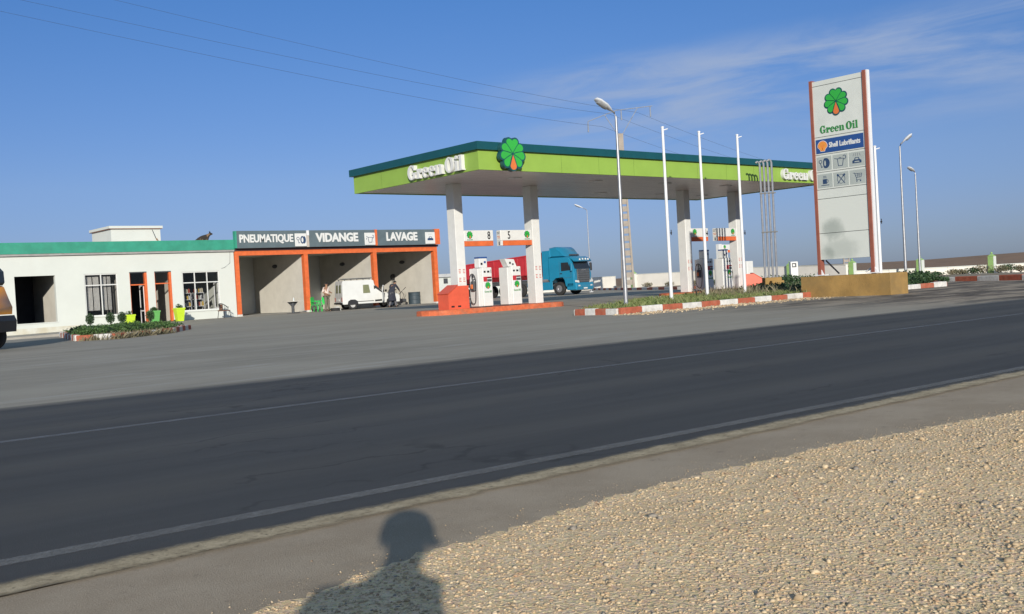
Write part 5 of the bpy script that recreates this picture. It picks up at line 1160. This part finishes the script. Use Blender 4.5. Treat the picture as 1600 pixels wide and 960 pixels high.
mb=MB(); mb.box((.0,-.92,.70),(.03,-.86,.74),DKGREY); mb.build('marker',ov)
hx,hy=math.cos(R_(-47)),math.sin(R_(-47))
F0=onY(15,505,0) if False else None
Pn=gp(13,548); ov.location=(Pn[0]-.16,Pn[1]+.50,0)
# ================================================================ PEOPLE
SHIRT=mat('shirt_pale',(.62,.52,.46),.9,.08,10); KHAKI=mat('trousers_khaki',(.14,.125,.095),.9,.1,10); ROBE=mat('dark_cloth',(.025,.028,.042),.9,.2,8); GREYT=mat('trousers_grey',(.12,.12,.13),.9,.1); SHOE=mat('dark_shoes',(.03,.025,.02),.7)
def hand(base,dirv,nrm,s,m,parent,nm='hand',curl=.35):
    d=Vector(dirv).normalized(); n=Vector(nrm).normalized(); w_=d.cross(n).normalized(); B=Vector(base)
    J=[B,B+d*.05*s,B+d*.09*s];E=[(0,1),(1,2)];Rr=[.022*s,.032*s,.034*s]
    for k,ln in enumerate((.062,.072,.068,.052)):
        o=B+d*.088*s+w_*(-.03+.02*k)*s; i=len(J); J+= [o,o+(d*ln*.55)*s,o+(d*ln*.9-n*ln*curl)*s]; E+=[(2,i),(i,i+1),(i+1,i+2)]; Rr+=[.010*s,.0095*s,.008*s]
    o=B+d*.03*s-w_*.028*s; i=len(J); J+=[o,o+(d*.03-w_*.028)*s,o+(d*.058-w_*.036-n*.01)*s]; E+=[(1,i),(i,i+1),(i+1,i+2)]; Rr+=[.013*s,.011*s,.009*s]
    return J,E,Rr
def figure(label,loc,rz,J,name='person',shirt=SHIRT,legs=KHAKI,long_=False,hair=HAIR,bald=False,robe=None):
    """J: dict of joints in metres"""
    t=thing(name,label,'person',loc,rz)
    order=['pelvis','waist','chest','neck','chin','head','ls','le','lw','rs','re','rw','lh','lk','la','lt','rh','rk','ra','rt']
    rad=dict(pelvis=(.15,.11),waist=(.14,.10),chest=(.17,.115),neck=.058,chin=.068,head=.092,ls=.062,le=.042,lw=.028,rs=.062,re=.042,rw=.028,lh=.09,lk=.06,la=.04,lt=.035,rh=.09,rk=.06,ra=.04,rt=.035)
    ed=[('pelvis','waist'),('waist','chest'),('chest','neck'),('neck','chin'),('chin','head'),('chest','ls'),('ls','le'),('le','lw'),('chest','rs'),('rs','re'),('re','rw'),('pelvis','lh'),('lh','lk'),('lk','la'),('la','lt'),('pelvis','rh'),('rh','rk'),('rk','ra'),('ra','rt')]
    V=[J[k] for k in order]; E=[(order.index(a),order.index(b)) for a,b in ed]; Rr=[rad[k] for k in order]
    for sd in 'lr':
        i0=len(V); d=Vector(J[sd+'w'])-Vector(J[sd+'e']); hj,he,hr=hand(J[sd+'w'],d,(0,1,0.3),1.0,SKIN,t); V+=[tuple(h) for h in hj]; E+=[(order.index(sd+'w'),i0)]+[(a+i0,b+i0) for a,b in he]; Rr+=hr
    # duplicate wrist vertex offset guard
    body=skin('body',V,E,Rr,SKIN,t,2)
    k=1.22
    ok=['pelvis','waist','chest','neck2','ls','le','rs','re']
    JJ=dict(J); JJ['neck2']=tuple(Vector(J['chest']).lerp(Vector(J['neck']),.55))
    le=tuple(Vector(J['le']).lerp(Vector(J['lw']),.85 if long_ else -.15)); re=tuple(Vector(J['re']).lerp(Vector(J['rw']),.85 if long_ else -.15))
    if long_: V=[JJ['pelvis'],JJ['waist'],JJ['chest'],JJ['neck2'],JJ['ls'],J['le'],JJ['rs'],J['re'],le,re]; E=[(0,1),(1,2),(2,3),(2,4),(4,5),(2,6),(6,7),(5,8),(7,9)]; Rr=[(.18,.14),(.17,.13),(.195,.14),.08,.085,.065,.085,.065,.05,.05]
    else: V=[JJ['pelvis'],JJ['waist'],JJ['chest'],JJ['neck2'],JJ['ls'],le,JJ['rs'],re]; E=[(0,1),(1,2),(2,3),(2,4),(4,5),(2,6),(6,7)]; Rr=[(.178,.135),(.165,.125),(.19,.135),.08,.082,.066,.082,.066]
    skin('shirt' if not robe else 'robe',V,E,Rr,robe or shirt,t,2)
    V=[J['pelvis'],J['lh'],J['lk'],J['la'],J['rh'],J['rk'],J['ra']]; E=[(0,1),(1,2),(2,3),(0,4),(4,5),(5,6)]; q=.03 if robe else 0
    skin('trousers',V,E,[(.165,.125),.112,.082,.066,.112,.082,.066],legs,t,2)
    for s in 'lr':
        a=Vector(J[s+'a']); b=Vector(J[s+'t']); skin('shoe',[tuple(a+Vector((0,0,-.015))),tuple(a.lerp(b,.5)+Vector((0,0,-.01))),tuple(b)],[(0,1),(1,2)],[.056,.05,.042],SHOE,t,1)
    hv=Vector(J['head']); mb=MB()
    # face features at the front of the head (figure faces +x)
    fd=Vector(J.get('face',(1,0,0))).normalized(); sdv=fd.cross(Vector((0,0,1))).normalized(); f=MB()
    for s in (-1,1): 
        c=hv+fd*.085+sdv*s*.032+Vector((0,0,-.005)); f.lathe([(.001,-.008),(.012,0),(.001,.008)],HAIR,tuple(c),8)
    c=hv+fd*.095+Vector((0,0,-.035)); f.lathe([(.001,-.02),(.014,-.012),(.006,.03)],SKIN,tuple(c),8)
    c=hv+fd*.082+Vector((0,0,-.07)); f.box(tuple(c-sdv*.022-Vector((0.004,0,.004))),tuple(c+sdv*.022+Vector((.004,0,.004))),mat('lips',(.25,.09,.07),.6))
    f.build('face',t)
    for s in (-1,1): mb.lathe([(.001,-.03),(.018,0),(.001,.03)],SKIN,tuple(hv+sdv*s*.092+Vector((0,0,-.02))),8)
    mb.build('ears',t)
    hm=MB(); rs=[]
    for kk in range(7):
        a=R_(-5+kk*15.8); rr=.100*math.cos(a); rs.append([tuple(hv-fd*.014+Vector((rr*math.cos(b),rr*math.sin(b),.105*math.sin(a)+.012))) for b in [2*math.pi*q_/14 for q_ in range(14)]])
    hm.loft(rs,hair); hm.build('hair',t,smooth=True)
    return t
man=dict(pelvis=(0,0,.94),waist=(0,0,1.10),chest=(.0,0,1.32),neck=(.01,0,1.48),chin=(.03,0,1.56),head=(.025,0,1.65),face=(1,0,0),
 ls=(0,.19,1.41),le=(.05,.25,1.14),lw=(.26,.14,1.12),rs=(0,-.19,1.41),re=(.02,-.28,1.14),rw=(.22,-.10,1.04),
 lh=(0,.095,.88),lk=(.02,.11,.48),la=(-.02,.12,.08),lt=(.14,.15,.035),rh=(0,-.095,.88),rk=(.03,-.11,.48),ra=(-.02,-.13,.08),rt=(.14,-.16,.035))
P=gp(514,487); figure('man in pale pink shirt and khaki trousers standing behind the white van',(31.45,53.5,0),R_(-75),man)
m2=dict(pelvis=(-.12,0,.92),waist=(-.02,0,1.08),chest=(.14,0,1.28),neck=(.27,0,1.41),chin=(.33,0,1.45),head=(.38,0,1.53),face=(1,0,-.5),
 ls=(.16,.19,1.37),le=(.36,.24,1.14),lw=(.60,.20,1.10),rs=(.16,-.19,1.37),re=(.34,-.26,1.12),rw=(.58,-.16,1.02),
 lh=(-.12,.095,.87),lk=(.04,.13,.47),la=(-.2,.14,.08),lt=(-.04,.16,.035),rh=(-.12,-.095,.87),rk=(.12,-.10,.48),ra=(.20,-.12,.08),rt=(.36,-.12,.035))
P=gp(597,483); per2=figure('person in dark robe leaning into the open front door of the van',(35.55,52.55,0),R_(22),m2,shirt=ROBE,legs=GREYT,long_=True,robe=ROBE)
mb=MB(); rs=[]
for z,x,rx_,ry_ in ((.42,-.02,.27,.24),(.7,-.06,.24,.22),(.95,-.08,.2,.2),(1.12,0.0,.18,.2)): rs.append([(x+rx_*math.cos(a)*(1+.06*math.sin(5*a)),ry_*math.sin(a)*(1+.06*math.sin(7*a)),z) for a in [2*math.pi*k/24 for k in range(24)]])
mb.loft(rs,ROBE,caps=False); mb.build('robe_skirt',per2,smooth=True)
# the photographer, kneeling just behind the lens, throws the shadow on the shoulder
ca,sa=math.cos(SUN_AZ),math.sin(SUN_AZ)
def loc_(lat,back,z): return (-back,-lat,z)     # local: +x = sun direction, +y = left
pj_=dict(pelvis=loc_(-.17,.34,.50),waist=loc_(-.17,.30,.64),chest=loc_(-.15,.26,.82),neck=loc_(-.08,.21,.935),chin=loc_(-.05,.18,.99),head=loc_(-.045,.17,1.065),face=(.9,-.4,-.1),
 ls=loc_(-.30,.24,.86),le=loc_(-.33,.12,.68),lw=loc_(-.16,.08,.80),rs=loc_(-.01,.24,.86),re=loc_(.02,.14,.66),rw=loc_(-.02,.09,.79),
 lh=loc_(-.26,.33,.46),lk=loc_(-.28,.02,.10),la=loc_(-.27,.42,.07),lt=loc_(-.27,.55,.03),rh=loc_(-.08,.33,.46),rk=loc_(-.06,.0,.10),ra=loc_(-.07,.42,.07),rt=loc_(-.07,.55,.03))
figure('person kneeling behind the camera whose shadow falls on the road shoulder',(0,0,.02),SUN_AZ,pj_,shirt=ROBE,legs=GREYT,long_=True)
# cap of the photographer
cp=[o for o in bpy.data.objects if o.get('label','').startswith('person kneeling')][0]
hv=Vector(pj_['head']); fd=Vector((.25,-.95,-.22)).normalized()
mb=MB(); mb.lathe([(.001,.128),(.05,.122),(.09,.09),(.106,.03),(.106,-.0),(.001,-.0)],ROBE,tuple(hv),16)
sd=fd.cross(Vector((0,0,1))).normalized(); up_=sd.cross(fd)
q=[]
for a in range(-60,61,20):
    q.append(hv+fd*(.075+.052*math.cos(R_(a)))+sd*.085*math.sin(R_(a)))
base_=[hv+sd*.085*k+fd*.05 for k in (1,-1)]
pts=q+base_; n=len(pts); mb.add([tuple(p) for p in pts]+[tuple(p-up_*.008) for p in pts],[tuple(range(n)),tuple(range(2*n-1,n-1,-1))]+[(i,(i+1)%n,(i+1)%n+n,i+n) for i in range(n)],ROBE)
mb.build('cap',cp)
